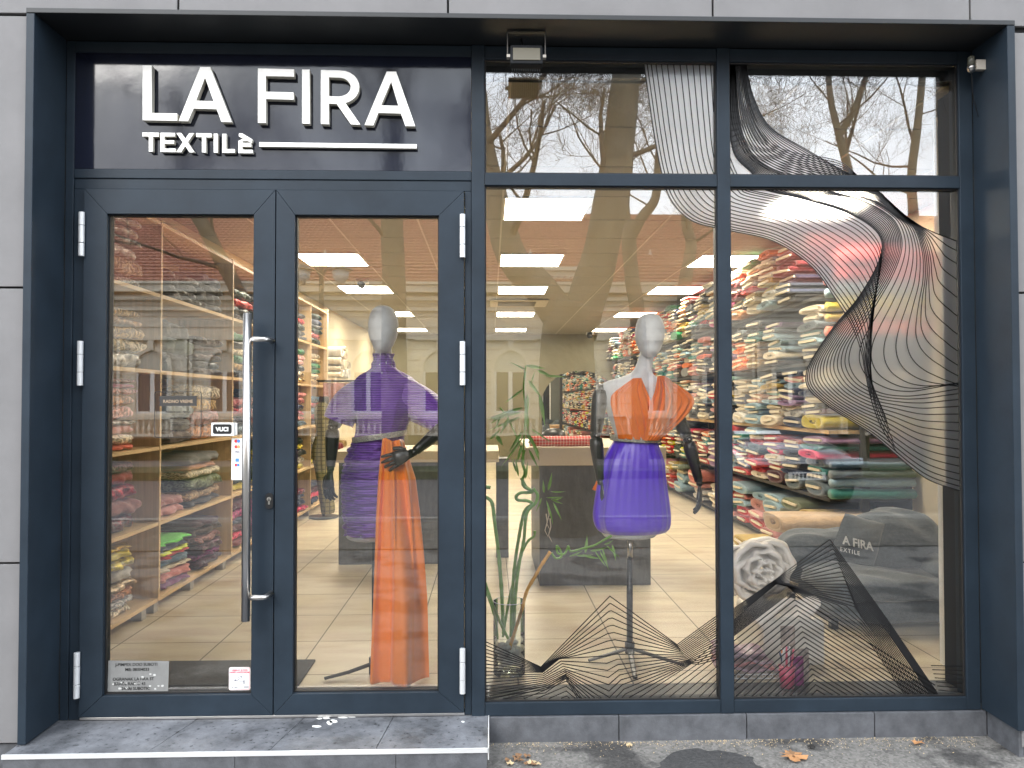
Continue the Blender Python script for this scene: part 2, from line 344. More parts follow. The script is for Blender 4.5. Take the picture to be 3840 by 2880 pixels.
mb = MB(); mb.box(-3, -.172-.03, -.185, .30, -.2, 4.2); mb.box(3.582+.03, 7, -.185, .30, -.2, 4.2); mb.box(-.202, 3.612, -.185, .30, 2.80, 4.2); mb.obj('masonry', joint_m, shop)
# cladding panels with open joints
y0, y1 = -.205, -.187; g = .004
xt = [-2.8, -.677, .357, 1.39, 2.424, 3.448, 5.5]
for i in range(6):
    b = MB(); b.box(xt[i]+g, xt[i+1]-g, y0, y1, 2.80+(-.002 if i in (0, 5) else 0), 3.9)
    if i in (0, 5): pass
    b.obj('cladding_panel', clad_m, shop, bevel=.002)
for zs, xa, xb in (((-.0, .712, 1.75, 2.792), -1.9, -.205), ((-.03, .686, 1.74, 2.775), 3.612, 5.4)):
    for k in range(3):
        b = MB(); b.box(xa, xb, y0, y1, zs[k]+g+(.04 if xa < 0 and k == 0 else 0), zs[k+1]-g); b.obj('cladding_panel', clad_m, shop, bevel=.002)
# plinth tiles under the windows and beside the recess
px = [1.545, 2.075, 2.60, 3.13, 3.60]
for i in range(4):
    b = MB(); b.box(px[i]+.002, px[i+1]-.002, -.012, .2, -.2, .036); b.obj('plinth_tile', tile_m, shop, bevel=.0015)
b = MB(); b.box(3.601, 3.62, -.2, -.012, -.2, .045); b.obj('plinth_tile', tile_m, shop)
b = MB(); b.box(-3, -.212, -.19, -.02, -.2, .035); b.obj('plinth_tile', tile_m, shop)
# recess lining (reveal)
for q in ((-.205, -.174), (3.584, 3.615)): b = MB(); b.box(q[0], q[1], -.222, .0, .044, 2.792); b.obj('reveal_side', frame_m, shop, bevel=.002)
b = MB(); b.box(-.205, 3.615, -.224, .0, 2.7925, 2.812); b.obj('reveal_soffit', soffit_m, shop, bevel=.002)
# thin light lip along soffit edge
# ceiling: planks with visible joints
ceil_m = mat('ceiling_plank', (.29, .265, .21), .8); gap_m = mat('ceiling_joint', (.10, .09, .07), .9)
yl = [.14, .68, 1.34, 2.0]
while yl[-1] < YB: yl.append(yl[-1]+.67)
b = MB()
for i in range(len(yl)-1): b.box(XL, XR, yl[i]+.006, min(yl[i+1]-.006, YB), ZC, ZC+.02)
b.obj('ceiling_plank_field', ceil_m, shop)
b = MB(); b.box(XL, XR, .12, YB, ZC+.024, ZC+.04); b.obj('ceiling_void', gap_m, shop)
b = MB()
for x in (-.955, -.285, .335, 1.0, 1.64, 2.90, 3.55, 4.2): b.box(x-.007, x+.007, .14, YB, ZC-.004, ZC-.001)
b.obj('ceiling_rail', mat('ceiling_rail_metal', (.42, .38, .28), .5), shop)
b = MB(); b.box(XL, XR, .09, .118, 2.70, 2.95); b.obj('bulkhead', soffit_m, shop)
# pillar beside right-hand pane, its shade put into the dark grey colour
b = MB(); b.box(3.76, XR, .06, .52, FZ, ZC-.005); b.obj('pillar', greywall_m, shop, bevel=.003)
b = MB(); b.box(3.722, 3.7585, .47, .525, FZ, ZC-.006); b.obj('pillar_corner_trim', white_m, shop)
b = MB(); b.box(XL, -.22, .05, .20, FZ, ZC-.005); b.obj('front_return_wall', greywall_m, shop)

# entrance step
step = thing('entrance_step', 'dark stained slate step with pale metal edge before the double door', 'step', (.67, -.15, 0))
sx = [-.205, .375, .80, 1.16, 1.542]; sxf = [-.212, .30, .74, 1.13, 1.542]
smat = mat('stained_slate', (.17, .175, .195), .55, bump=(140, .4, .003))
N, L, B = nodes(smat)
t = N.new('ShaderNodeTexCoord'); n1 = N.new('ShaderNodeTexNoise'); n1.inputs['Scale'].default_value = 6; n1.inputs['Detail'].default_value = 10; n1.inputs['Roughness'].default_value = .7
n2 = N.new('ShaderNodeTexNoise'); n2.inputs['Scale'].default_value = 48; n2.inputs['Detail'].default_value = 3
c1 = N.new('ShaderNodeValToRGB'); c1.color_ramp.elements[0].position = .38; c1.color_ramp.elements[1].position = .66
c1.color_ramp.elements[0].color = (.058, .061, .068, 1); c1.color_ramp.elements[1].color = (.19, .197, .215, 1)
c2 = N.new('ShaderNodeValToRGB'); c2.color_ramp.elements[0].position = .33; c2.color_ramp.elements[1].position = .37; c2.color_ramp.elements[0].color = (.35, .35, .36, 1)
mm = N.new('ShaderNodeMix'); mm.data_type = 'RGBA'; mm.blend_type = 'MULTIPLY'; mm.inputs['Factor'].default_value = 1
L.new(t.outputs['Object'], n1.inputs['Vector']); L.new(t.outputs['Object'], n2.inputs['Vector'])
L.new(n1.outputs['Fac'], c1.inputs[0]); L.new(n2.outputs['Fac'], c2.inputs[0]); L.new(c1.outputs[0], mm.inputs['A']); L.new(c2.outputs[0], mm.inputs['B']); L.new(mm.outputs['Result'], B.inputs['Base Color'])
for i in range(4):
    b = MB(); g = .0012
    V = [(sxf[i]+g, -.292, .018), (sxf[i+1]-g, -.292, .018), (sx[i+1]-g, .006, .018), (sx[i]+g, .006, .018)]
    b.add(V+[(x, y, .040) for x, y, z in V], [(0, 3, 2, 1), (4, 5, 6, 7), (0, 1, 5, 4), (1, 2, 6, 5), (2, 3, 7, 6), (3, 0, 4, 7)])
    b.obj('tread_tile', smat, step, bevel=.001)
b = MB(); b.box(-.20, 1.537, -.285, 0, -.3, .017); b.obj('core', joint_m, step)
for i in range(3):
    xs_ = [-.212, .62, 1.205, 1.54]
    b = MB(); b.box(xs_[i]+.001, xs_[i+1]-.001, -.296, -.286, -.3, .024); b.obj('riser_tile', tile_m, step)
b = MB(); b.box(-.214, 1.545, -.300, -.2925, .026, .0415); b.box(1.5425, 1.547, -.3, .0, .0, .0415); b.obj('edge_trim', mat('pale_metal_trim', (.75, .75, .75), .35, .4), step)
# paint splashes on the tread
b = MB()
for (u, v, a, c_) in ((684, 1569, 9, 2.2), (705, 1551, 7, 2), (720, 1558, 8, 3), (690, 1552, 5, 1.5), (740, 1550, 10, 1.2), (760, 1549, 7, 1), (1000, 1559, 3, 1.5), (712, 1561, 5, 4)):
    n = 14; P = [aZ(u+a*cos(2*pi*i/n)*(1+.4*rnd.random()), v+c_*sin(2*pi*i/n)*(1+.5*rnd.random()), .0415) for i in range(n)]
    b = MB(); b.add([(p.x, p.y, .0415) for p in P], [tuple(range(n))]); b.obj('paint_splash', white_m, step)

# ================================================================ SHOPFRONT FRAME (aluminium)
sf = thing('shopfront_frame', 'dark grey aluminium frame dividing the fascia, doorway and four window panes', 'window frame', (1.7, 0, .04))
def member(name, x0, x1, z0, z1, y0=0, y1=.07, par=None, m=None, bv=.0025): b = MB(); b.box(x0, x1, y0, y1, z0, z1); return b.obj(name, m or frame_m, par or sf, bevel=bv)
member('jamb', -.1735, -.14, .042, 2.791); member('jamb', 3.525, 3.583, .0375, 2.791)
member('mullion', 1.476, 1.530, .0375, 2.791, -.004); member('mullion', 2.498, 2.551, .0375, 2.791, -.004)
member('head_rail', -.139, 1.4755, 2.744, 2.790); member('head_rail', 1.5305, 2.4975, 2.735, 2.790); member('head_rail', 2.5515, 3.5245, 2.735, 2.790)
member('transom', -.139, 1.4755, 2.228, 2.266, .001); member('transom', 1.5305, 2.4975, 2.209, 2.260, -.001); member('transom', 2.5515, 3.5245, 2.209, 2.260, -.001)
member('sill_rail', 1.5305, 2.4975, .0375, .091, -.001); member('sill_rail', 2.5515, 3.5245, .0375, .091, -.001)
member('door_head', -.139, 1.4755, 2.184, 2.2275, .006)
member('door_jamb', -.139, -.0945, .042, 2.1835, .004); member('door_jamb', 1.447, 1.4755, .042, 2.1835, .004)
member('threshold', -.0935, 1.4465, .042, .052, .0, .06, m=steel_m, bv=.001)
# glass panes (each with rubber gasket) as parts, film lines as sub-parts
def pane(x0, x1, z0, z1, par, y=.022):
    b = MB(); b.box(x0-.012, x1+.012, y, y+.006, z0-.012, z1+.012); p = b.obj('glass_pane', glass_m, par)
    b = MB(); t = .006
    for (a, c, d, e) in ((x0, x1, z0, z0+t), (x0, x1, z1-t, z1), (x0, x0+t, z0+t, z1-t), (x1-t, x1, z0+t, z1-t)): b.box(a, c, y-.012, y-.0015, d, e)
    b.obj('gasket', gasket_m, p)
    return p
PU3 = pane(1.530, 2.498, 2.260, 2.735, sf); PU4 = pane(2.551, 3.525, 2.260, 2.735, sf)
PL3 = pane(1.530, 2.498, .091, 2.209, sf); PL4 = pane(2.551, 3.525, .091, 2.209, sf)
RECT = {PU3: (1.537, 2.491, 2.267, 2.728), PU4: (2.558, 3.518, 2.267, 2.728), PL3: (1.537, 2.491, .098, 2.202), PL4: (2.558, 3.518, .098, 2.202)}

# ---------------------------------------------------------------- printed line art on the panes
ART = {k: MB() for k in RECT}
def ribbon(path, wd=.0046, only=None, y=.0205):
    for a, c in zip(path[:-1], path[1:]):
        for pn, (x0, x1, z0, z1) in RECT.items():
            if only and pn not in only: continue
            t0, t1 = 0., 1.; ok = True; dx, dz = c[0]-a[0], c[1]-a[1]
            for p_, q_ in ((-dx, a[0]-x0), (dx, x1-a[0]), (-dz, a[1]-z0), (dz, z1-a[1])):
                if abs(p_) < 1e-9:
                    if q_ < 0: ok = False
                else:
                    r_ = q_/p_
                    if p_ < 0: t0 = max(t0, r_)
                    else: t1 = min(t1, r_)
            if not ok or t0 >= t1: continue
            A = (a[0]+dx*t0, a[1]+dz*t0); C = (a[0]+dx*t1, a[1]+dz*t1); l = sqrt(dx*dx+dz*dz)
            if l < 1e-6: continue
            nx, nz_ = -dz/l*wd/2, dx/l*wd/2; ex, ez = dx/l*wd*.3, dz/l*wd*.3
            b = ART[pn]; b.add([(A[0]-nx-ex, y, A[1]-nz_-ez), (C[0]-nx+ex, y, C[1]-nz_+ez), (C[0]+nx+ex, y, C[1]+nz_+ez), (A[0]+nx-ex, y, A[1]+nz_-ez)], [(0, 1, 2, 3)])
def resample(P, n):
    P = spline(P, 10); D = [0]
    for a, c in zip(P[:-1], P[1:]): D.append(D[-1]+sqrt((c[0]-a[0])**2+(c[1]-a[1])**2))
    out = []; j = 0
    for i in range(n):
        s = D[-1]*i/(n-1)
        while j < len(D)-2 and D[j+1] < s: j += 1
        t = (s-D[j])/max(D[j+1]-D[j], 1e-9); out.append((P[j][0]+(P[j+1][0]-P[j][0])*t, P[j][1]+(P[j+1][1]-P[j][1])*t))
    return out
def w2(p): q = aY(p[0], p[1], .0205); return (q.x, q.z)
def c3(x, y): return ((2700+.6148*x)/1.736, (680+.6148*y)/1.736)
def c4(x, y): return ((2700+.6629*x)/1.736, (1600+.6629*y)/1.736)
def c2(x, y): return ((1800+.6628*x)/1.736, (1600+.6628*y)/1.736)
def family(keys, counts, wd=.0044, only=None, stop=None):
    """keys are polylines with matched knots; in-between lines follow a smooth blend of the keys"""
    for k in range(len(keys)-1):
        for i in range(counts[k]+(k == len(keys)-2)):
            t = i/counts[k]; K = [keys[max(k-1, 0)], keys[k], keys[k+1], keys[min(k+2, len(keys)-1)]]
            pts = [tuple(cat(K[0][j][a], K[1][j][a], K[2][j][a], K[3][j][a], t) for a in (0, 1)) for j in range(len(keys[k]))]
            if stop and i % 3: pts = pts[:stop]
            ribbon([w2(p) for p in spline(pts, 7)], wd, only)
P0 = [(1390, 130), (1403, 220), (1415, 300), (1430, 375), (1451, 434), (1497, 478)]+[c3(*p) for p in ((60, 300), (330, 365), (560, 520), (700, 710), (800, 870), (862, 1040), (884, 1160), (925, 1340), (985, 1500), (1080, 1655))]
P1 = [(1560, 130), (1562, 180), (1566, 250), (1572, 320), (1590, 372), (1610, 398)]+[c3(*p) for p in ((180, 52), (400, 100), (620, 160), (830, 240), (945, 340), (985, 450), (962, 620), (915, 850), (896, 1120), (1010, 1440))]
family([P0, P1], [15], .0042, None, 14)
Q0 = [(1577, 130), (1574, 240), (1585, 330), (1625, 375)]+[c3(*p) for p in ((250, 42), (520, 112), (790, 198), (965, 320), (975, 470), (850, 700), (700, 880), (570, 1070), (525, 1180), (545, 1270), (660, 1370), (800, 1460), (950, 1560), (1165, 1744), (1293, 1830), (1482, 1893))]
Q1 = [(1588, 130), (1595, 240), (1615, 315), (1660, 360)]+[c3(*p) for p in ((620, 42), (850, 108), (1010, 192), (1085, 275), (1110, 400), (1060, 560), (960, 740), (860, 900), (800, 1010), (790, 1120), (850, 1220), (980, 1290), (1120, 1310), (1250, 1300), (1370, 1280), (1480, 1262))]
Q2 = [(1600, 130), (1612, 220), (1645, 295), (1700, 345)]+[c3(*p) for p in ((835, 43), (1000, 140), (1110, 225), (1190, 295), (1235, 440), (1238, 600), (1215, 730), (1200, 830), (1195, 930), (1215, 1000), (1250, 1050), (1295, 1090), (1340, 1120), (1385, 1150), (1430, 1175), (1475, 1198))]
Q3 = [(1610, 130), (1628, 210), (1665, 275), (1745, 325)]+[c3(*p) for p in ((940, 45), (1015, 105), (1120, 200), (1220, 270), (1280, 300), (1320, 318), (1350, 330), (1372, 338), (1390, 345), (1405, 350), (1420, 356), (1432, 361), (1445, 366), (1455, 370), (1465, 374), (1475, 378))]
family([Q0, Q1, Q2, Q3], [14, 6, 9], .0042)
for i in range(12):                                           # fan in the top right-hand pane
    t = i/11; A = [(1580+28*t, 130), (1578+38*t, 200+5*t), (1583+50*t, 270-10*t), (1610+55*t, 330-22*t), (1660+60*t, 366-35*t), (1720+60*t, 385-45*t), (1800+20*t, 392-40*t), (1850, 377)]
    ribbon([w2(p) for p in spline(A, 7)], .0034, [PU4])
def poly_family(keys, counts, f, wd=.0036, only=None):
    for k in range(len(keys)-1):
        for i in range(counts[k]+(k == len(keys)-2)):
            t = i/counts[k]; ribbon([w2(f(a[0]+(c[0]-a[0])*t, a[1]+(c[1]-a[1])*t)) for a, c in zip(keys[k], keys[k+1])], wd, only)
T0 = [(20, 1211), (345, 1360), (347, 1357), (734, 960), (736, 960), (1115, 1233), (1117, 1232), (1370, 1048)]
T1 = [(20, 1385), (355, 1390), (450, 1312), (715, 1298), (770, 1287), (1155, 1292), (1200, 1262), (1370, 1160)]
T2 = [(20, 1470), (360, 1430), (478, 1370), (728, 1460), (790, 1405), (1175, 1320), (1225, 1290), (1370, 1225)]
T3 = [(20, 1570), (380, 1475), (490, 1420), (740, 1640), (830, 1540), (1190, 1340), (1235, 1345), (1370, 1310)]
poly_family([T0, T1, T2, T3], [8, 4, 5], c2, .004, only=[PL3])
for i in range(9): ribbon([w2(c2(860+58*i, 1560)), w2(c2(1190+40*i, 1345-2*i)), w2(c2(1370, 1190+30*i))] if i < 4 else [w2(c2(860+58*i, 1560)), w2(c2(1370, 1250+36*i-60))], .0036, [PL3])
for i in range(4): ribbon([w2(c2(200+70*i, 1560)), w2(c2(488, 1440+28*i)), w2(c2(640+(-30)*i, 1570))], .0036, [PL3])
for i in range(3): ribbon([w2(c2(20, 1516+22*i)), w2(c2(370, 1470+18*i)), w2(c2(485, 1405+10*i)), w2(c2(596-14*i, 1565))], .0036, [PL3])
U0 = [(70, 1034), (305, 872), (618, 640), (625, 642), (960, 1110), (1252, 1540)]
U1 = [(70, 1098), (320, 890), (700, 848), (712, 870), (960, 1180), (1205, 1540)]
U2 = [(70, 1150), (385, 905), (765, 1020), (800, 1075), (900, 1210), (1120, 1540)]
U3 = [(70, 1190), (412, 930), (470, 985), (800, 1195), (860, 1240), (1060, 1540)]
poly_family([U0, U1, U2, U3], [8, 8, 6], c4, .0037, only=[PL4])
for j in range(20):
    px_, py_ = 415+7.4*j, 950+30*j
    ribbon([w2(c4(px_-520, py_+520*.78+6*j)), w2(c4(px_, py_)), w2(c4(px_+800, py_+800*(.64-.002*j)))], .0048, [PL4])
for k in range(8): ribbon([w2(c4(1195+7*k, 1352+23*k)), w2(c4(1400, 1356+25*k))], .0036, [PL4])

# frosted clear film behind the wavy lines
film_m = bpy.data.materials.new('frosted_film'); film_m.use_nodes = True; N, L = film_m.node_tree.nodes, film_m.node_tree.links; N.clear()
o_ = N.new('ShaderNodeOutputMaterial'); rf = N.new('ShaderNodeBsdfRefraction'); rf.inputs['IOR'].default_value = 1.08; rf.inputs['Roughness'].default_value = .42; rf.inputs['Color'].default_value = (.97, .97, .97, 1)
gl = N.new('ShaderNodeBsdfGlossy'); gl.inputs['Roughness'].default_value = .3; m1_ = N.new('ShaderNodeMixShader'); m1_.inputs['Fac'].default_value = .22
L.new(rf.outputs[0], m1_.inputs[1]); L.new(gl.outputs[0], m1_.inputs[2]); L.new(m1_.outputs[0], o_.inputs[0])
OUT = [w2(p) for p in spline(P0[:11], 7)]+[w2(c3(755, 800))]+[w2(p) for p in spline(Q0[10:], 7)]+[w2(c3(1500, 1895))]+[w2(c3(1500, 380))]+[w2(p) for p in spline(Q3, 7)][::-1]
def clip_poly(P, axis, val, keep_less):
    out = []; ins = lambda p: (p[axis] <= val) == keep_less
    for i in range(len(P)):
        a, c = P[i-1], P[i]
        if ins(a) != ins(c): t = (val-a[axis])/(c[axis]-a[axis]); out.append((a[0]+(c[0]-a[0])*t, a[1]+(c[1]-a[1])*t))
        if ins(c): out.append(c)
    return out
for pn, (x0, x1, z0, z1) in RECT.items():
    P = clip_poly(clip_poly(clip_poly(clip_poly(OUT, 0, x0, False), 0, x1, True), 1, z0, False), 1, z1, True)
    if len(P) > 3:
        me = curve_mesh(loops=[P]); b = MB(); add_mesh(b, me, lambda c: (c.x, .0212, c.y)); b.obj('frosted_film', film_m, pn)
for pn, b in ART.items():
    o = b.obj('line_art_film', vinyl_m, pn)
    o['label'] = 'thin black curved lines printed on the glass' if pn in (PU3, PU4) else 'thin black zigzag and wave lines printed on the glass'

# ================================================================ SIGN
def z1(x, y): q = aY(x*.5, y*.5, -.028); return (q.x, q.z)
sg = thing('shop_sign', 'glossy dark navy fascia panel with raised white shop lettering above the door', 'sign', (.67, 0, 2.266))
b = MB(); b.box(-.1385, 1.4745, .003, .03, 2.267, 2.743); b.obj('sign_panel', sign_m, sg)
LET = {
 'L': [[(617, 283), (655, 283), (655, 489), (765, 491), (765, 521), (617, 519)]],
 'A': [[(866, 290), (908, 290), (1000, 527), (957, 526), (937, 471), (836, 468), (812, 523), (773, 522)], [(886, 334), (924, 438), (846, 436)]],
 'F': [[(1115, 296), (1270, 300), (1270, 331), (1148, 328), (1148, 397), (1268, 400), (1268, 430), (1148, 427), (1148, 531), (1115, 530)]],
 'I': [[(1306, 301), (1337, 301), (1337, 534), (1306, 533)]],
 'R': [[(1387, 303), (1470, 305)]+[(1470+82*sin(radians(a)), 376-71*cos(radians(a))) for a in range(15, 166, 15)]+[(1492, 446), (1556, 538), (1517, 537), (1455, 448), (1420, 447), (1420, 536), (1387, 535)],
       [(1420, 333), (1466, 335)]+[(1466+50*sin(radians(a)), 376-41*cos(radians(a))) for a in range(15, 166, 15)]+[(1466, 418), (1420, 417)]],
 'A2': [[(1671, 310), (1711, 310), (1793, 545), (1752, 544), (1733, 490), (1634, 487), (1612, 541), (1576, 540)], [(1690, 352), (1722, 458), (1645, 456)]],
 't1': [[(612, 570), (682, 571), (682, 587), (656, 587), (656, 652), (640, 652), (640, 586), (612, 586)]],
 'e1': [[(690, 571), (752, 572), (752, 586), (706, 586), (706, 604), (748, 604), (748, 618), (706, 618), (706, 640), (754, 640), (754, 654), (690, 653)]],
 'x': [[(760, 572), (779, 572), (797, 598), (815, 573), (834, 573), (807, 612), (836, 655), (816, 655), (797, 627), (778, 655), (759, 654), (787, 612)]],
 't2': [[(845, 573), (910, 574), (910, 590), (886, 590), (886, 656), (870, 655), (870, 589), (845, 588)]],
 'i': [[(921, 575), (937, 575), (937, 657), (921, 656)]],
 'l': [[(958, 576), (974, 576), (974, 642), (1011, 642), (1011, 657), (958, 657)]],
 'e2': [[(1030, 574), (1044, 574), (1087, 600), (1085, 613), (1062, 604), (1062, 606), (1044, 606), (1044, 615), (1082, 615), (1082, 630), (1044, 630), (1044, 645), (1088, 645), (1088, 659), (1028, 658), (1028, 606), (1050, 596), (1030, 586)]],
 'bar': [[(1118, 612), (1799, 621), (1799, 638), (1118, 630)]]}
for nm, loops in LET.items():
    b = MB(); th = .026 if nm in ('L', 'A', 'F', 'I', 'R', 'A2') else .018
    me = curve_mesh(loops=[[z1(*p) for p in lp] for lp in loops], ext=th/2, bevel=.0008)
    for p in me.polygons: pass
    b2 = MB(); b2.v = [(v.co.x, -.002-th/2-v.co.z, v.co.y) for v in me.vertices]
    for p in me.polygons: b2.f.append(tuple(p.vertices)); b2.m.append(0 if abs(p.normal.z) > .7 else 1); b2.c.append(None)
    b2.obj('underline_bar' if nm == 'bar' else 'letter', [letter_m, letside_m], sg)
for (x, y) in ((640, 300), (640, 500), (887, 450), (1130, 320), (1130, 500), (1322, 420), (1402, 500), (1500, 440), (1692, 470), (650, 610), (720, 612), (797, 612), (878, 620), (929, 620), (966, 620), (1036, 650), (1200, 622), (1700, 630)):
    q = z1(x, y); b = MB(); b.tube([(q[0], -.004, q[1]), (q[0], .0045, q[1])], .005, 6); b.obj('stand_off_pin', steel_m, sg)

# ================================================================ DOORS
def door(label, x0, x1, gx0, gx1, hx):
    d = thing('glass_door', label, 'door', ((x0+x1)/2, 0, .055))
    z0, z1_, gz0, gz1 = .056, 2.181, .14, 2.08; ya, yb = -.010, .055
    b = MB()   # four mitred rails
    o_ = [(x0, z0), (x1, z0), (x1, z1_), (x0, z1_)]; i_ = [(gx0, gz0), (gx1, gz0), (gx1, gz1), (gx0, gz1)]
    for k in range(4):
        a, c, e, f = o_[k], o_[(k+1) % 4], i_[(k+1) % 4], i_[k]; g = .0006
        Q = [a, c, e, f]; cx = sum(p[0] for p in Q)/4; cz = sum(p[1] for p in Q)/4
        Q = [(p[0]+(g if p[0] < cx else -g)*(k % 2 == 0), p[1]+(g if p[1] < cz else -g)*(k % 2 == 1)) for p in Q]
        b.add([(p[0], ya, p[1]) for p in Q]+[(p[0], yb, p[1]) for p in Q], [(0, 1, 2, 3), (7, 6, 5, 4), (0, 4, 5, 1), (1, 5, 6, 2), (2, 6, 7, 3), (3, 7, 4, 0)])
    b.obj('door_frame', frame_m, d, bevel=.0012)
    pane(gx0, gx1, gz0, gz1, d, .020)
    for zz in ((1.905, 2.083), (1.383, 1.562), (.138, .318)):
        b = MB(); xc = hx; h = (zz[1]-zz[0])
        b.tube([(xc, -.020, zz[0]), (xc, -.020, zz[0]+h*.3-.001)], .0115, 14); b.tube([(xc, -.020, zz[0]+h*.3+.001), (xc, -.020, zz[0]+h*.7-.001)], .0115, 14); b.tube([(xc, -.020, zz[0]+h*.7+.001), (xc, -.020, zz[1])], .0115, 14)
        b.box(xc-.004, xc+.004, -.012, -.0105, zz[0]+.01, zz[1]-.01)
        b.obj('hinge', hinge_m, d, smooth=False, bevel=.001)
    return d
d1 = door('left glass door with long steel handle and stickers on its pane', -.092, .6765, 0, .59, -.0955)
d2 = door('right glass door without a handle, purple dress behind it', .6805, 1.445, .756, 1.343, 1.4395)
b = MB(); b.tube([(.590, -.085, .455), (.590, -.085, 1.668)], .0165, 24); h = b.obj('pull_handle', steel_m, d1, smooth=True); h.data.polygons[-1].use_smooth = False
for z in (1.565, .545):
    b = MB(); b.tube([(.600, -.083, z), (.655, -.080, z), (.664, -.072, z), (.667, -.010, z)], .0105, 14); b.obj('handle_bracket', steel_m, h, smooth=True)
b = MB(); plate(b, [rrect(.6455, .6755, .885, .948, .0145, 8)], -.014, .008); lk = b.obj('lock', black_m, d1)
b = MB(); b.tube([(.6605, -.0182, .924), (.6605, -.022, .924)], .0085, 16); b.box(.6570, .6640, -.022, -.0182, .903, .924); b.obj('lock_cylinder', steel_m, lk)
b = MB(); b.box(.6598, .6612, -.0228, -.0221, .917, .931); b.obj('keyway', gasket_m, lk)
# stickers
red_m = mat('red_print', (.75, .04, .05), .5); blue_m = mat('blue_print', (.08, .25, .70), .5); org_m = mat('orange_print', (.95, .35, .15), .5); ink_m = mat('grey_ink', (.12, .12, .18), .5); pink_m = mat('pink_print', (.80, .12, .18), .5)
Y = .0192
b = MB(); b.box(.4235, .5135, -.006, .019, 1.179, 1.232, 0); b.box(.5136, .522, .004, .019, 1.182, 1.230, 0)
plate(b, [rrect(.430, .505, 1.187, 1.226, .008)], -.0068, .001, 1); put_text(b, 'VUCI', .4675, -.0078, 1.1985, .022, 0, .0012)
b.obj('pull_sign', [white_m, black_m], d1)['label'] = 'small white sign reading VUCI on the door glass'
b = MB(); b.box(.4965, .5440, Y-.0006, Y, .998, 1.168, 0); xc = .520
def disc(b, x, z, r, mi, dy): n = 20; b.add([(x+r*cos(2*pi*i/n), Y-dy, z+r*sin(2*pi*i/n)) for i in range(n)], [tuple(range(n))], mi)
disc(b, xc-.005, 1.156, .0068, 1, .0010); disc(b, xc+.005, 1.156, .0068, 2, .0012); disc(b, xc-.005, 1.133, .0068, 1, .0010); disc(b, xc+.005, 1.133, .0068, 3, .0012)
put_text(b, 'VISA', xc, Y-.001, 1.109, .0105, 4, .0003); put_text(b, 'DinaCard', xc, Y-.001, 1.094, .0055, 5)
b.box(xc-.0072, xc+.0072, Y-.001, Y-.0007, 1.072, 1.086, 2); b.box(xc-.0095, xc-.001, Y-.001, Y-.0007, 1.053, 1.064, 1); b.box(xc-.0009, xc+.0095, Y-.001, Y-.0007, 1.053, 1.064, 2)
for k in range(3):
    P = [(xc-.004+(.003+.003*k)*cos(t), Y-.001, 1.040+(.003+.0025*k)*sin(t)) for t in [-.9+.3*i for i in range(7)]]; b.tube(P, .0005, 4, 4)
for q in ((-.006, .005, 1.028, 1.0288), (-.006, .005, 1.013, 1.0138), (-.0068, -.006, 1.013, 1.0288), (.005, .0058, 1.013, 1.0288), (-.014, .014, 1.003, 1.0036)): b.box(xc+q[0], xc+q[1], Y-.001, Y-.0007, q[2], q[3], 4)
b.obj('payment_sticker', [white_m, red_m, blue_m, org_m, ink_m, pink_m], d1)['label'] = 'tall white sticker listing accepted payment cards'
b = MB(); fr = [rrect(.184, .374, 1.171, 1.359, .010), rrect(.1868, .3712, 1.1738, 1.3562, .008)]; plate(b, fr, Y, .0006, 0)
hb = mat('opening_hours_black', (.03, .028, .027), .5); hl = mat('hours_cut_letter', (.35, .26, .17), .6)
b.box(.2045, .355, Y-.0004, Y, 1.300, 1.341, 0); put_text(b, 'RADNO VREME', .279, Y-.0009, 1.313, .0175, 1, .0004)
for k, s in enumerate(('PONEDELJAK - PETAK', '09:00 - 20:00', 'SUBOTA', '09:00 - 14:00')):
    put_text(b, s, .279, Y-.0004, 1.272-k*.026, .0115 if k != 0 else .010, 0)
b.box(.245, .313, Y-.0004, Y, 1.232, 1.2332, 0)
b.obj('opening_hours_decal', [hb, hl], d1)['label'] = 'faint dark opening hours decal inside a thin rounded frame'
plaque_m = mat('worn_grey_film', (.20, .20, .195), .6, var=(18, .12))
b = MB(); b.add([(.009, Y-.0004, .273), (.007, Y-.0004, .1475), (.249, Y-.0004, .1465), (.252, Y-.0004, .268)], [(0, 1, 2, 3)], 0)
for s, x, z, sz in (('J-PIMPEX DOO SUBOTI', .122, .250, .0165), ('MB: 08304033', .125, .230, .0165), ('OGRANAK LA FIRA ST', .110, .192, .0165), ('BRAĆE RADIĆ 43', .096, .173, .0165), ('24000 SUBOTIC', .120, .154, .0165)):
    put_text(b, s, x, Y-.001, z, sz, 1, .00015)
for k in range(16):
    x, z, a = .03+.2*rnd.random(), .155+.08*rnd.random()*rnd.random()*1.6, .002+.004*rnd.random(); n = 9
    b.add([(x+a*cos(2*pi*i/n)*(1+.5*rnd.random()), Y-.0013, z+a*.7*sin(2*pi*i/n)*(1+.5*rnd.random())) for i in range(n)], [tuple(range(n))], 2)
b.obj('company_plaque', [plaque_m, vinyl_m, mat('peeled_spot', (.55, .55, .53), .6)], d1)['label'] = 'worn grey company name film with peeling black letters'
b = MB(); plate(b, [rrect(.492, .578, .1475, .240, .008)], Y-.0002, .0005, 0); plate(b, [rrect(.4945, .5755, .150, .2375, .007), rrect(.4958, .5742, .1513, .2362, .006)], Y-.0006, .0004, 1)
put_text(b, 'OBJEKAT JE POD', .535, Y-.001, .225, .0088, 1, .0003); put_text(b, 'VIDEO NADZOROM', .535, Y-.001, .216, .0088, 1, .0003)
b.add([(.516, Y-.001, .190), (.541, Y-.001, .206), (.546, Y-.001, .200), (.523, Y-.001, .184)], [(0, 1, 2, 3)], 2); b.add([(.519, Y-.0013, .190), (.540, Y-.0013, .203), (.543, Y-.0013, .200), (.523, Y-.0013, .187)], [(0, 1, 2, 3)], 0)
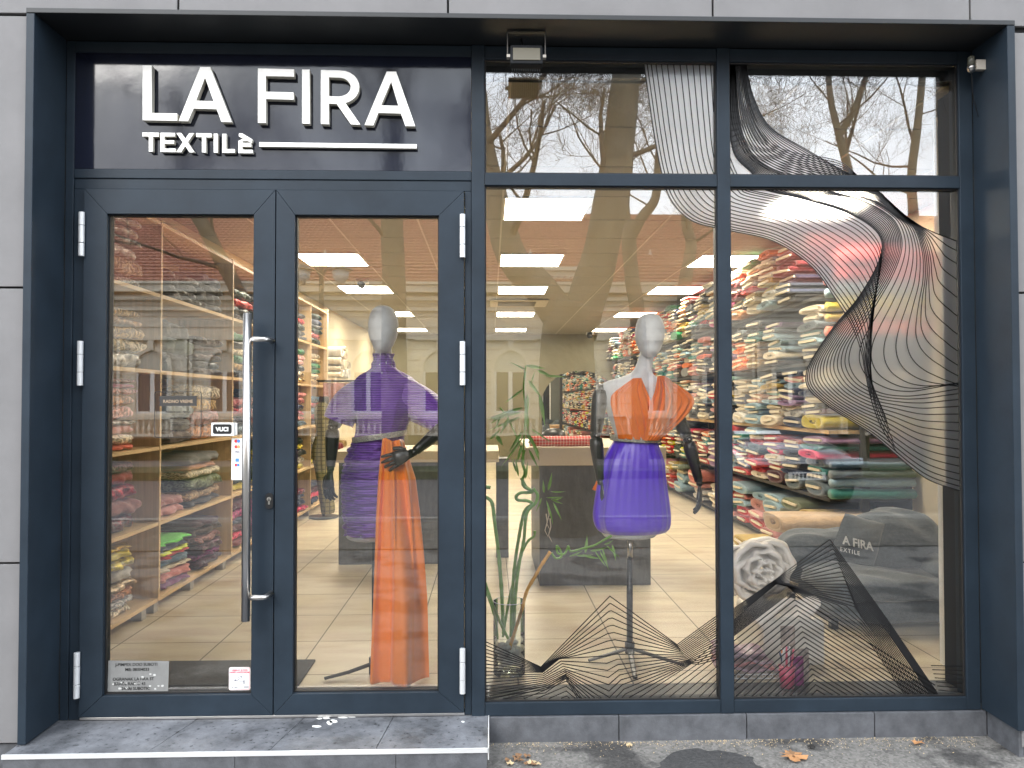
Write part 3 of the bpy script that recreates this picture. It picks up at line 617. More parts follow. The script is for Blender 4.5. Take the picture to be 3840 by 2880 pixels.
b.add([(.512, Y-.001, .192), (.517, Y-.001, .182), (.521, Y-.001, .187)], [(0, 1, 2)], 2); b.box(.531, .553, Y-.001, Y-.0007, .181, .1825, 2); b.box(.551, .555, Y-.001, Y-.0007, .174, .188, 2)
for q in ((.50, .53, .172, 2), (.536, .57, .172, 2), (.52, .548, .168, 1), (.552, .572, .162, 2), (.552, .572, .159, 2), (.552, .572, .156, 2)): b.box(q[0], q[1], Y-.001, Y-.0007, q[2], q[2]+.0012, q[3])
disc(b, .507, .159, .0022, 2, .001); put_text(b, 'GPS', .521, Y-.001, .1565, .0075, 2)
b.obj('camera_warning_sticker', [white_m, pink_m, ink_m], d1)['label'] = 'white sticker with red border warning of video surveillance'

# ================================================================ floodlight and sensor lamp under the soffit
fl = thing('floodlight', 'black LED floodlight with pale lens on a bracket under the soffit', 'floodlight', (1.694, -.13, 2.79))
b = MB()
for x in (1.622, 1.772): b.box(x-.002, x+.002, -.135, -.115, 2.68, 2.785)
b.box(1.622, 1.772, -.135, -.115, 2.7855, 2.789); b.obj('bracket', mat('grey_bracket_steel', (.08, .075, .07), .5, .5), fl)
TH = radians(12)
def tl(x, y, z): x *= 1.15; y *= 1.1; z *= 1.12; return (1.697+x, -.135+y*cos(TH)+z*sin(TH), 2.688-y*sin(TH)+z*cos(TH))
def tbox(b, x0, x1, y0, y1, z0, z1, mi=0):
    q = MB().box(x0, x1, y0, y1, z0, z1); b.add([tl(*p) for p in q.v], q.f, mi)
b = MB(); tbox(b, -.056, .056, -.012, .024, -.038, .038); b.obj('housing', mat('housing_black', (.010, .011, .013), .7, spec=.2), fl, bevel=.006)
b = MB(); tbox(b, -.047, .047, -.016, -.0125, -.027, .022); b.obj('lens', mat('beige_lens', (.11, .10, .075), .5, spec=.3), fl, bevel=.0015)
b = MB()
for k in range(13): tbox(b, -.048+.008*k-.0015, -.048+.008*k+.0015, .024, .045, -.03, .034)
b.obj('cooling_fin', mat('fin_grey', (.10, .12, .14), .5), fl)
kn_ = mat('knob_steel', (.30, .28, .25), .4, .9)
for s in (-1, 1): b = MB(); b.tube([tl(s*.056, .005, 0), tl(s*.068, .005, 0)], .011, 6); b.obj('side_knob', kn_, fl)
b = MB(); b.tube(spline([(1.69, -.10, 2.735), (1.685, -.07, 2.76), (1.68, -.06, 2.789)], 5), .004, 6); b.obj('power_cable', black_m, fl, smooth=True)
sl_ = thing('sensor_lamp', 'small metal sensor lamp on the right reveal with a thin wire', 'lamp', (3.57, -.08, 2.6))
c_ = aY(2098, 140, -.08)
b = MB(); b.tube([(c_.x, -.08, c_.z-.005), (c_.x, -.08, c_.z+.03), (c_.x, -.08, c_.z+.036)], [.0135, .0135, .008], 16); b.obj('glass_cap', mat('smoked_cap', (.10, .10, .08), .15), sl_, smooth=True)
b = MB(); b.tube([(c_.x, -.08, c_.z-.032), (c_.x, -.08, c_.z-.026), (c_.x, -.08, c_.z-.0255), (c_.x, -.08, c_.z-.018), (c_.x, -.08, c_.z-.0175), (c_.x, -.08, c_.z-.0055)], [.007, .012, .0135, .0135, .0155, .0155], 16); b.obj('collar', steel_m, sl_, smooth=True)
b = MB(); b.box(c_.x+.0158, 3.5838, -.09, -.07, c_.z-.022, c_.z+.018); b.obj('mounting_plate', mat('pale_plate', (.5, .46, .40), .5), sl_)
b = MB(); b.tube(spline([(c_.x, -.08, c_.z-.032), (c_.x+.002, -.08, c_.z-.06), (c_.x+.012, -.07, c_.z-.12), (3.5815, -.04, c_.z-.2)], 6), .0015, 5); b.obj('wire', black_m, sl_)
# ================================================================ CEILING LIGHTS (lit)
LP = []
for j, y in enumerate((2.0, 4.01, 6.02, 8.70, 11.38)):
    for i, x in enumerate((-.28, 1.645, 3.555)):
        if (i, j) == (0, 0): continue
        LP.append((i, j, x, y))
for i, j, x, y in LP:
    t = thing('ceiling_light', '%s square lit ceiling panel in the %s row from the window' % (('left-hand', 'central', 'right-hand')[i], ('first', 'second', 'third', 'fourth', 'fifth')[j]), 'ceiling light', (x+.3, y+.33, ZC), 'lit ceiling panels')
    b = MB(); b.box(x+.015, x+.595, y+.02, y+.64, ZC-.010, ZC-.006); b.obj('diffuser', panel_m, t)
    b = MB()
    for q in ((x, x+.014, y+.008, y+.652), (x+.596, x+.61, y+.008, y+.652), (x+.0142, x+.5958, y+.008, y+.0195), (x+.0142, x+.5958, y+.6405, y+.652)): b.box(q[0], q[1], q[2], q[3], ZC-.012, ZC-.0005)
    b.obj('light_frame', white_m, t)
t = thing('air_conditioner', 'square ceiling cassette air conditioner with dark grille', 'air conditioner', (1.9, 7.6, ZC))
b = MB(); b.box(1.55, 2.35, 7.2, 7.9, ZC-.03, ZC-.013); b.obj('casing', mat('ac_beige', (.5, .45, .35), .5), t, bevel=.01)
b = MB(); b.box(1.66, 2.18, 7.3, 7.78, ZC-.036, ZC-.0305); b.obj('grille', mat('ac_grille', (.10, .085, .06), .6), t)
def cctv(x, y, z, lab, r=.05):
    t = thing('security_camera', lab, 'camera', (x, y, z)); b = MB(); b.box(x-.07, x+.07, y-.04, y+.06, z-.05, z-.001); b.obj('housing', white_m, t, bevel=.01)
    b = MB(); b.tube([(x-.005, y-.06, z-.065), (x-.005, y+.01, z-.065)], r, 16); b.obj('lens', black_m, t, smooth=True)
cctv(3.56, 12.3, ZC-.0, 'small security camera at the far end of the ceiling', .06)
c_ = aY(695, 622, 5.0); cctv(.10, 5.6, ZC, 'white security camera on the ceiling near the left-hand panels', .04)

# ================================================================ LEFT OAK SHELVING
XF = -.441
UPR = [.26, 1.56, 2.86, 4.16, 5.46, 6.30]; BZ = [.128, .582, 1.036, 1.495, 1.958, 2.398]
sh = thing('oak_shelving', 'light oak cube shelving filled with folded fabrics along the left wall', 'shelving', (-.64, 3.2, FZ))
for y in UPR: b = MB(); b.box(XL+.005, XF, y-.011, y+.011, .12, 2.42); b.obj('upright', oakv_m, sh)
for k, z in enumerate(BZ):
    for i in range(5): b = MB(); b.box(XL+.006, XF-.003, UPR[i]+.0115, UPR[i+1]-.0115, z-.011, z+.011); b.obj('shelf_board', oak_m, sh)
b = MB(); b.box(XL+.001, XL+.0045, .27, 6.29, .14, 2.41); b.obj('back_panel', oak_m, sh)
leg_m = mat('grey_shelf_leg', (.33, .31, .28), .5)
for y in (.4, 1.40, 1.56, 2.12, 2.75, 3.5, 4.16, 4.9, 5.46): b = MB(); b.box(XF-.08, XF-.02, y-.03, y+.03, FZ, .1165); b.obj('shelf_leg', leg_m, sh)

ORD = ['lowest', 'second', 'third', 'fourth', 'fifth', 'sixth', 'seventh', 'eighth', 'ninth', 'tenth', 'eleventh', 'twelfth', 'thirteenth', 'fourteenth', 'fifteenth', 'sixteenth', 'seventeenth', 'eighteenth']
CN = {'silver': (.42, .40, .38), 'grey': (.22, .22, .22), 'gold': (.45, .28, .09), 'bronze': (.28, .15, .06), 'cream': (.68, .58, .42), 'pink': (.62, .28, .25), 'magenta': (.38, .03, .14),
      'beige': (.50, .38, .25), 'dark red': (.19, .014, .022), 'crimson': (.30, .02, .03), 'yellow': (.62, .50, .03), 'black': (.012, .012, .014), 'navy': (.012, .022, .07), 'brown': (.05, .02, .012),
      'dusty rose': (.33, .13, .11), 'sage green': (.16, .19, .11), 'dark green': (.02, .05, .035), 'peach': (.55, .25, .12), 'neon green': (.13, .70, .06), 'neon yellow': (.75, .80, .02), 'red': (.55, .02, .02),
      'steel blue': (.06, .13, .20), 'salmon': (.55, .17, .14), 'purple': (.16, .012, .12), 'plum': (.07, .02, .04), 'lilac': (.28, .16, .30), 'charcoal': (.03, .03, .033), 'burgundy': (.09, .01, .018),
      'coral': (.75, .13, .06), 'orange': (.85, .18, .02), 'white': (.75, .72, .65), 'teal': (.03, .22, .19), 'mint': (.30, .50, .42), 'light blue': (.28, .42, .50), 'green': (.02, .22, .07), 'mustard': (.50, .33, .04), 'rust': (.42, .09, .03), 'tan': (.45, .30, .16), 'hot pink': (.75, .04, .12), 'slate grey': (.12, .16, .18)}
def folded_mesh(kind, L_, D_, H_, seed):
    """a folded length of cloth: soft block with layered, sagging edges; width along y = L_, depth along x = D_, height = H_"""
    r = random.Random(seed); ph = [r.random()*6.28 for _ in range(8)]; b = MB(); n = 26; NS = 16
    tw = r.uniform(-.15, .15)
    def fn(s, t):
        a = 2*pi*s; ca, sa = cos(a), sin(a); e = .38
        px_ = (abs(ca)**e)*(1 if ca > 0 else -1); pz = (abs(sa)**(.75))*(1 if sa > 0 else -1)
        y = (t-.5)*L_; endq = min(t, 1-t)*2; q = min(1, (endq*9)**.5) if endq < .12 else 1
        wob = 1+.05*sin(5*t*pi+ph[0])+.04*sin(13*t+ph[1]+2*a)
        lay = .035*H_*sin(5*pz*pi+ph[2])
        x = D_/2*(px_*(.93+.07*q)*wob)+lay+.012*sin(9*t+ph[3])+.01*sin(23*t+3*a+ph[5])+tw*y*.2
        z = H_/2*(1+pz*q*(1+.10*sin(7*t+ph[4])+.10*sin(17*t+ph[6]+3*px_)+.05*sin(31*t+ph[7])))+.06*H_*sin(4*t+ph[3])*.5
        return (x, y, max(z, 0))
    b.grid(fn, n, NS, wrapu=True); V0 = len(b.v)
    b.f.append(tuple(range(n))[::-1]); b.m.append(0); b.c.append(None); b.f.append(tuple((NS-1)*n+k for k in range(n))); b.m.append(0); b.c.append(None)
    return b
FM = {}
def folded(kind, H, seed, L_=.42, D_=.36):
    key = (kind, round(H, 2), seed % 3, L_, D_)
    if key not in FM: FM[key] = folded_mesh(kind, L_, D_, H, seed).mesh('folded_fabric', {'cloth': cloth_m, 'sequin': sequin_m, 'lace': lace_m}[kind], True)
    return FM[key]
def stack(yc, z0, items, bay, row, span=.42, dep=.36, xo=0, zmax=.40):
    tot = sum(i[2] for i in items); k = min(1, zmax/tot); z = z0
    for n_, (cn, kd, h) in enumerate(items):
        h *= k; hh = round(h, 2); L_ = round(span*rnd.uniform(.88, 1.06), 1) if span < .3 else span
        o = link('folded_fabric', folded(kd, max(hh, .02), rnd.randrange(3), span, dep)); s = h/max(hh, .02)
        o.scale = (rnd.uniform(.92, 1.0), rnd.uniform(.9, 1.08), s*1.04); o.rotation_euler = (0, 0, rnd.uniform(-.06, .06)+(pi if rnd.random() < .5 else 0))
        o.location = (XF-.025-dep/2+xo+rnd.uniform(-.012, .01), yc+rnd.uniform(-.015, .015), z)
        c = CN[cn]; j = rnd.uniform(.85, 1.15); o.color = (c[0]*j, c[1]*j, c[2]*j, 1); z += h
        tag(o, '%s %s folded fabric, %s in pile, %s, %s' % (cn, {'cloth': 'plain', 'sequin': 'sequinned', 'lace': 'patterned'}[kd], ORD[n_], row, bay), 'folded fabric', 'folded fabrics on the oak shelves')
B1, B2, B3, B4, B5 = 'nearest oak bay', 'second oak bay', 'third oak bay', 'fourth oak bay', 'farthest oak bay'
R5, R4, R3, R2, R1 = 'lowest row', 'second row up', 'middle row', 'fourth row up', 'top row'
c_, s_, l_ = 'cloth', 'sequin', 'lace'
def zb(k): return BZ[k]+.0115
stack(1.14, zb(4), [('silver', l_, .05), ('beige', l_, .10), ('silver', s_, .07), ('grey', s_, .05), ('silver', s_, .06), ('grey', s_, .05)], B1, R1, .46)
stack(1.15, zb(3), [('silver', s_, .09), ('cream', l_, .07), ('gold', l_, .07), ('bronze', s_, .05), ('gold', l_, .05)], B1, R2, .48, zmax=.34)
stack(1.12, zb(2), [('coral', c_, .03), ('cream', l_, .06), ('pink', c_, .05), ('silver', s_, .03), ('pink', l_, .08), ('peach', l_, .06), ('pink', l_, .04), ('magenta', c_, .025), ('dusty rose', l_, .03)], B1, R3, .42, zmax=.40)
stack(1.14, zb(1), [('burgundy', s_, .09), ('dusty rose', c_, .09), ('crimson', s_, .08), ('crimson', c_, .07), ('burgundy', l_, .05)], B1, R4, .42, zmax=.38)
stack(1.12, zb(0), [('cream', l_, .045), ('silver', l_, .04), ('peach', l_, .05), ('beige', s_, .045), ('silver', c_, .07), ('yellow', s_, .055), ('yellow', c_, .045), ('mustard', s_, .03)], B1, R5, .42)
stack(.52, zb(0), [('cream', c_, .06), ('beige', l_, .06), ('peach', c_, .06)], B1+', inner pile', R5, .40)
stack(2.02, zb(4), [('black', s_, .05), ('black', s_, .045), ('black', l_, .05), ('charcoal', s_, .05)], B2+', left pile', R1, .62, zmax=.22)
stack(2.52, zb(4), [('charcoal', c_, .06), ('black', c_, .08), ('black', l_, .06), ('navy', c_, .06)], B2+', right pile', R1, .5, zmax=.27)
stack(2.50, zb(3), [('brown', c_, .05), ('black', s_, .05), ('brown', s_, .06), ('brown', c_, .05), ('brown', l_, .06)], B2+', right pile', R2, .5, zmax=.28)
stack(1.92, zb(3), [('charcoal', c_, .12), ('dark green', c_, .10), ('charcoal', c_, .10)], B2+', left pile', R2, .44, zmax=.33)
stack(2.42, zb(2), [('peach', l_, .10), ('dusty rose', l_, .10), ('gold', l_, .09), ('cream', l_, .09)], B2+', right pile', R3, .56, zmax=.39)
stack(1.90, zb(2), [('brown', c_, .08), ('charcoal', c_, .08), ('slate grey', c_, .09)], B2+', left pile', R3, .42, zmax=.3, dep=.3)
stack(1.84, zb(1), [('pink', c_, .06), ('dusty rose', c_, .05)], B2+', left pile', R4, .36, dep=.36)
stack(2.40, zb(1), [('charcoal', c_, .045), ('tan', l_, .06), ('sage green', l_, .09), ('cream', l_, .05), ('peach', c_, .04), ('grey', c_, .07)], B2+', right pile', R4, .62, zmax=.40)
stack(1.90, zb(0), [('purple', c_, .045), ('salmon', c_, .055), ('cream', c_, .035), ('steel blue', c_, .045), ('red', c_, .03), ('neon yellow', c_, .02), ('navy', c_, .04), ('neon green', c_, .028)], B2+', left pile', R5, .42, zmax=.32)
stack(2.50, zb(0), [('plum', l_, .06), ('purple', l_, .05), ('plum', s_, .06), ('dusty rose', l_, .05), ('brown', s_, .06), ('plum', c_, .05)], B2+', right pile', R5, .5, zmax=.36)
pal = list(CN)
for bi, (bn, ya) in enumerate(((B3, 2.86), (B4, 4.16), (B5, 5.46))):
    for k, rn in enumerate((R5, R4, R3, R2, R1)):
        for pi_, yc in enumerate((ya+.33, ya+.93) if bi < 2 else (ya+.42,)):
            kk = [('magenta', 'navy', 'dark red', 'burgundy', 'hot pink'), ('charcoal', 'yellow', 'silver', 'navy', 'dark green'), ('red', 'navy', 'charcoal', 'steel blue', 'salmon', 'crimson'), ('black', 'cream', 'green', 'gold', 'pink'), ('charcoal', 'red', 'dark green', 'navy')][k]
            stack(yc, zb(k), [(rnd.choice(kk), rnd.choice((c_, s_, l_)), rnd.uniform(.05, .08)) for _ in range(rnd.randint(4, 6))], bn+(', left pile', ', right pile')[pi_]*(bi < 2), rn, .5, zmax=.37)

# ================================================================ CREAM ROLLS FURTHER BACK, LEFT
def bolt_mesh(W, H, L_, seed, ends=True):
    """a flat bolt: cloth wound on a card, axis along x, end towards -x"""
    r = random.Random(seed); b = MB(); n = 20; ph = [r.random()*6.28 for _ in range(6)]
    def sec(x, sc):
        out = []
        for k in range(n):
            a = 2*pi*k/n; ca, sa = cos(a), sin(a)
            y = W/2*(abs(ca)**.7)*(1 if ca > 0 else -1); z = H/2*(abs(sa)**.8)*(1 if sa > 0 else -1)
            wob = 1+.06*sin(2*a+ph[0])+.05*sin(3*a+ph[1]+x*4)
            out.append((x, y*sc*wob, H/2+z*sc*wob-.03*H*cos(ca*3+ph[2])))
        return out
    rings = [sec(0+.004, .70), sec(-.004, .84), sec(.002, .97), sec(.012, 1.0), sec(L_*.35, 1.03), sec(L_*.7, .98), sec(L_, .95)]
    V = [p for q in rings for p in q]; F = []
    for i in range(len(rings)-1):
        for k in range(n): F.append((i*n+k, i*n+(k+1) % n, (i+1)*n+(k+1) % n, (i+1)*n+k))
    b.add(V, F, 0)
    # inner windings on the end face
    rr = [.70, .60, .50, .38, .24]; off = [.004, .0005, .006, .001, .008]
    base = len(b.v); b.add([p for q, o_ in zip(rr, off) for p in [(o_-.002, y, z) for (_, y, z) in sec(0, q)]], [(j*n+k, (j+1)*n+k, (j+1)*n+(k+1) % n, j*n+(k+1) % n) for j in range(4) for k in range(n)]+[tuple(4*n+k for k in range(n))], 1)
    return b
bend_m = mat('cloth_roll_end', (.5, .5, .5), .85, objcol=True, bump=(90, .8, .004), vec=(1, .2, 3))
BV = {}
for i in range(6):
    W_, H_ = [(.40, .070), (.38, .052), (.42, .10), (.37, .060), (.40, .125), (.39, .044)][i]
    BV[i] = (bolt_mesh(W_, H_, .62, 100+i).mesh('fabric_bolt', [cloth_m, bend_m], True), W_, H_)
CM = []
for i in range(3):
    b = MB(); w_ = (.27, .31, .24)[i]; b.box(-.014, .3, -w_/2, w_/2, -.009, .009); CM.append(b.mesh('card_core', card_m))
def bolt(x, y, z, cn, vi, label, group, hs=1, rz=0, core=True, ws=1, ls=1, tilt=0):
    me, W_, H_ = BV[vi]; o = link('fabric_bolt', me); o.location = (x, y, z); o.scale = (ls, ws, hs); o.rotation_euler = (tilt, 0, rz)
    c = CN[cn] if isinstance(cn, str) else cn; j = rnd.uniform(.6, 1.1); o.color = (min(c[0]*j, .9), min(c[1]*j, .9), min(c[2]*j, .9), 1)
    tag(o, label, 'fabric bolt', group)
    if core:
        k = bpy.data.objects.new('card_core', CM[rnd.randrange(3)]); COL.objects.link(k); k.parent = o; k.location = (-.002, rnd.uniform(-.01, .01), H_*rnd.uniform(.45, .62)); k.rotation_euler = (rnd.uniform(-.08, .08), 0, 0); k.scale = (1, 1, 1/hs)
    return o
rk = thing('display_rack', 'narrow cream rack of rolled white fabrics past the oak shelves', 'rack', (-.5, 7.0, FZ))
b = MB(); b.box(XL+.01, XF, 6.33, 6.36, FZ, 2.45); b.obj('side_panel', cream_lam, rk)
b = MB(); b.box(-.86, -.36, 6.37, 7.5, .55, .58); b.box(-.86, -.36, 6.37, 7.5, 1.12, 1.15); b.box(-.86, -.36, 6.37, 7.5, 1.58, 1.61); b.obj('rack_shelf', cream_lam, rk)
for q, (yy, z, cn, vi) in enumerate(((6.6, 1.62, 'cream', 0), (6.6, 1.70, 'cream', 3), (6.85, 1.62, 'white', 2), (6.62, 1.77, 'cream', 2), (6.87, 1.73, 'cream', 4), (6.65, 1.88, 'white', 4), (6.88, 1.86, 'beige', 2), (6.9, 1.97, 'cream', 3), (6.6, 1.16, 'cream', 0), (6.85, 1.16, 'gold', 2), (6.6, 1.25, 'white', 1), (6.85, 1.27, 'cream', 3), (6.6, 1.31, 'silver', 0), (6.86, 1.34, 'beige', 1), (7.12, 1.16, 'pink', 2), (7.12, 1.62, 'white', 4), (7.12, 1.75, 'cream', 2), (6.6, .59, 'pink', 2), (6.6, .7, 'dark red', 2), (6.85, .59, 'cream', 4), (6.85, .72, 'gold', 2), (7.12, .59, 'salmon', 2))):
    o = bolt(-.30, yy, z, cn, vi, '%s fabric roll number %s on the narrow cream rack at the far left' % (cn, ['one', 'two', 'three', 'four', 'five', 'six', 'seven', 'eight', 'nine', 'ten', 'eleven', 'twelve', 'thirteen', 'fourteen', 'fifteen', 'sixteen', 'seventeen', 'eighteen', 'nineteen', 'twenty', 'twenty-one', 'twenty-two'][q]), 'rolls on the cream rack', core=False, ls=.8, ws=.55)
    o.rotation_euler = (0, 0, pi); o.location.x = -.32

# ================================================================ RIGHT-HAND WALL OF BOLTS
XS = 4.0
rs = thing('bolt_shelving', 'black wall shelving packed with fabric bolts along the right wall', 'shelving', (4.3, 7.4, FZ))
dk = mat('dark_shelf_board', (.03, .027, .025), .6)
TZ = [.13, .60, 1.10, 1.62, 2.12]
for z in TZ: b = MB(); b.box(XS+.05, XR-.004, 2.46, 12.6, z-.03, z-.002); b.obj('shelf_board', dk if z != 1.10 else oak_m, rs)
for y in (2.45, 4.4, 6.4, 8.4, 10.4, 12.6): b = MB(); b.box(XS+.28, XS+.34, y-.02, y+.02, FZ, 2.6); b.obj('post', dk, rs)
b = MB(); b.box(XR-.0035, XR-.0005, 2.44, 12.6, FZ, 2.6); b.obj('back_panel', mat('dark_back_panel', (.06, .05, .04), .8), rs)
TP = [['salmon', 'green', 'red', 'cream', 'tan', 'light blue', 'sage green', 'white', 'pink', 'mustard'],
      ['light blue', 'teal', 'red', 'hot pink', 'navy', 'black', 'dark green', 'orange', 'rust', 'cream', 'lilac', 'red', 'white', 'neon yellow', 'slate grey', 'burgundy'],
      ['mint', 'sage green', 'cream', 'black', 'peach', 'pink', 'light blue', 'navy', 'yellow', 'cream', 'white', 'lilac', 'charcoal', 'mustard', 'red'],
      ['charcoal', 'salmon', 'teal', 'light blue', 'slate grey', 'mint', 'orange', 'coral', 'cream', 'grey', 'brown', 'black', 'tan', 'lilac'],
      ['green', 'mustard', 'red', 'cream', 'magenta', 'navy', 'white', 'orange', 'black', 'peach', 'charcoal', 'dark red', 'light blue', 'coral']]
TN = ['lowest', 'second', 'third', 'fourth', 'top']
AB = ['first', 'second', 'third', 'fourth', 'fifth', 'sixth', 'seventh', 'eighth', 'ninth', 'tenth', 'eleventh', 'twelfth', 'thirteenth', 'fourteenth', 'fifteenth']
QUOTA = [42, 60, 72, 52, 56]; far = MB()
def far_bolt(x, y, z, W, H, c):
    V = []; n = 8
    for xx in (x, x+.5):
        for k in range(n): a = 2*pi*k/n; V.append((xx, y+W/2*cos(a)*(1.08 if k % 2 else .95), z+H/2+H/2*sin(a)))
    far.add(V, [(k, (k+1) % n, n+(k+1) % n, n+k) for k in range(n)], 0, c); far.add(V[:n], [tuple(range(n))], 0, tuple(q*.7 for q in c))
    if rnd.random() < .8: far.box(x-.02, x+.02, y-W*.33, y+W*.33, z+H*.4, z+H*.4+.016, 0, (.7, .62, .46))
for ti, z0 in enumerate(TZ):
    COUNT = 0; y = 2.66; col = 0; topz = [.36, .44, .47, .44, .48][ti]
    while y < 12.5:
        z = z0; k = 0; W = .225; H_lim = topz*rnd.uniform(.72, 1.08); prevc = None
        if ti == 2: H_lim = topz*rnd.uniform(.85, 1.0)
        gap = (rnd.random() < .10 and ti in (0, 3, 4))
        while z < z0+H_lim and not gap:
            vi = (rnd.choice((0, 1, 3, 5, 1, 3)) if k else rnd.choice((2, 4, 0))) if ti != 0 else rnd.choice((0, 2, 3, 4)); hs = rnd.uniform(.85, 1.15)
            if ti == 2: vi = rnd.choice((1, 5, 5, 3, 1)) if k else 2
            Hh = BV[vi][2]*hs
            if z+Hh > z0+topz+.03: break
            cn = prevc if (prevc and rnd.random() < .28) else rnd.choice(TP[ti]); prevc = cn
            xo = XS+rnd.uniform(-.03, .05)+(.0 if ti != 4 else -.03)
            if COUNT < QUOTA[ti] and col < 15:
                bolt(xo, y+rnd.uniform(-.012, .012), z, cn, vi, '%s fabric bolt, %s from bottom, %s pile from window, %s shelf, right wall' % (cn, ORD[k], AB[col], TN[ti]), 'fabric bolts on the right-hand shelves', hs=hs, rz=rnd.uniform(-.05, .05), tilt=rnd.uniform(-.05, .05), core=rnd.random() < .8, ws=rnd.uniform(.92, 1.06)); COUNT += 1
            else: c = CN[cn]; far_bolt(xo, y, z, .38, Hh, c)
            z += Hh*.94; k += 1
        y += .425; col += 1
o = far.obj('distant_fabric_bolts', stuff_m); tag(o, 'crowded far bolts of mixed fabric towards the back of the right wall', 'fabric bolts', None, 'stuff')
# bolts lying lower in front, near the window side
for q, (u, v, y, cn, vi, ls) in enumerate(((1668, 1128, 2.35, 'tan', 4, 1.1), (1690, 1190, 2.2, 'cream', 2, .9), (1640, 1180, 2.9, 'salmon', 2, 1), (1600, 1190, 3.4, 'mustard', 2, 1))):
    p = aY(u, v, y); bolt(p.x, y, max(p.z-.06, FZ), cn, vi, '%s thick fabric roll low on the right, %s from the armchair' % (cn, AB[q]), 'loose rolls low on the right', ws=1.0, ls=ls, core=(q != 0))
# stacked teal and grey long rolls seen from the side at the near end
side_roll = [('slate grey', .78, .055), ('light blue', .72, .05), ('teal', .64, .06), ('steel blue', .85, .04)]
for q, (cn, z, r_) in enumerate(side_roll):
    b = MB(); b.tube([(4.02, 2.36, z), (4.2, 2.362, z+.004), (4.4, 2.358, z-.003), (4.62, 2.36, z)], [r_, r_*1.03, r_, r_*.98], 16, flat=.6)
    o = b.obj('fabric_roll', cloth_m, smooth=True); o.color = (*CN[cn], 1); tag(o, 'long %s fabric roll lying lengthwise at the near end of the right shelves' % cn, 'fabric roll', 'long rolls at the shelf end')
for q, (cn, z, r_) in enumerate((('red', 2.32, .085), ('red', 2.20, .06), ('light blue', 2.10, .045), ('yellow', 2.0, .045), ('mustard', 1.92, .04), ('coral', 1.82, .05))):
    b = MB(); b.tube([(4.0, 2.36, z), (4.3, 2.365, z+.004), (4.62, 2.36, z)], [r_, r_*1.04, r_*.98], 16, flat=.75)
    o = b.obj('fabric_roll', cloth_m, smooth=True); o.color = (*CN[cn], 1); tag(o, 'long %s fabric roll high up behind the wavy lines, %s from the top' % (cn, AB[q]), 'fabric roll', 'long rolls high on the right')

# ================================================================ COUNTERS, MIRROR, MAT
ct = thing('shop_counter', 'cream topped counter with dark grey front panel in mid-shop', 'counter', (2.25, 2.7, FZ))
b = MB(); b.box(1.89, 2.657, 2.14, 3.2, FZ, .874); b.obj('front_panel', counter_m, ct, bevel=.003)
b = MB(); b.box(1.795, 2.76, 2.10, 3.3, .876, 1.0); b.obj('counter_top', cream_lam, ct, bevel=.004)
b = MB(); b.box(1.60, 1.70, 3.1, 3.3, FZ, .85); b.obj('side_leg', counter_m, ct)
ct = thing('rear_desk', 'low dark desk with cream top behind the purple dress', 'desk', (.76, 3.3, FZ))
b = MB(); b.box(.375, 1.143, 2.87, 3.6, FZ, .84); b.obj('front_panel', counter_m, ct, bevel=.003)
b = MB(); b.box(.33, 1.62, 2.84, 3.66, .842, .93); b.obj('desk_top', cream_lam, ct, bevel=.004)
gm = mat('red_gingham', (.7, .05, .05), .7)
N, L, B = nodes(gm); t = N.new('ShaderNodeTexCoord'); sp = N.new('ShaderNodeSeparateXYZ'); L.new(t.outputs['Object'], sp.inputs[0])
def stripes(out):
    a = N.new('ShaderNodeMath'); a.operation = 'MULTIPLY'; a.inputs[1].default_value = 48; L.new(out, a.inputs[0])
    f = N.new('ShaderNodeMath'); f.operation = 'FRACT'; L.new(a.outputs[0], f.inputs[0]); g_ = N.new('ShaderNodeMath'); g_.operation = 'GREATER_THAN'; g_.inputs[1].default_value = .5; L.new(f.outputs[0], g_.inputs[0]); return g_.outputs[0]
ad = N.new('ShaderNodeMath'); ad.operation = 'ADD'; L.new(stripes(sp.outputs[0]), ad.inputs[0]); L.new(stripes(sp.outputs[2]), ad.inputs[1])
hf = N.new('ShaderNodeMath'); hf.operation = 'MULTIPLY'; hf.inputs[1].default_value = .5; L.new(ad.outputs[0], hf.inputs[0])
cc = N.new('ShaderNodeValToRGB'); cc.color_ramp.elements[0].color = (.62, .012, .012, 1); cc.color_ramp.elements[1].color = (.80, .42, .36, 1); L.new(hf.outputs[0], cc.inputs[0]); L.new(cc.outputs[0], B.inputs['Base Color'])
gr = thing('gingham_roll', 'red and white gingham fabric roll lying across the counter top', 'fabric roll', (2.05, 2.16, 1.0))
b = MB(); b.tube([(1.835, 2.17, 1.040), (2.05, 2.17, 1.039), (2.30, 2.17, 1.040)], .038, 20, flat=.95); b.obj('rolled_cloth', gm, gr, smooth=True)
b = MB(); b.tube([(1.826, 2.17, 1.040), (1.8345, 2.17, 1.040)], .036, 20); b.obj('core_end', card_m, gr)
cp = thing('folded_bag', 'small black printed bag slumped on the counter behind the gingham roll', 'bag', (1.98, 2.42, 1.0))
b = MB(); b.sphere((2.01, 2.40, 1.045), .1, 14, 0, (1, .7, .75), .1); b.sphere((1.90, 2.38, 1.02), .06, 12, 0, (1.3, .8, .4), .1); b.obj('bag_body', black_m, cp, smooth=True)
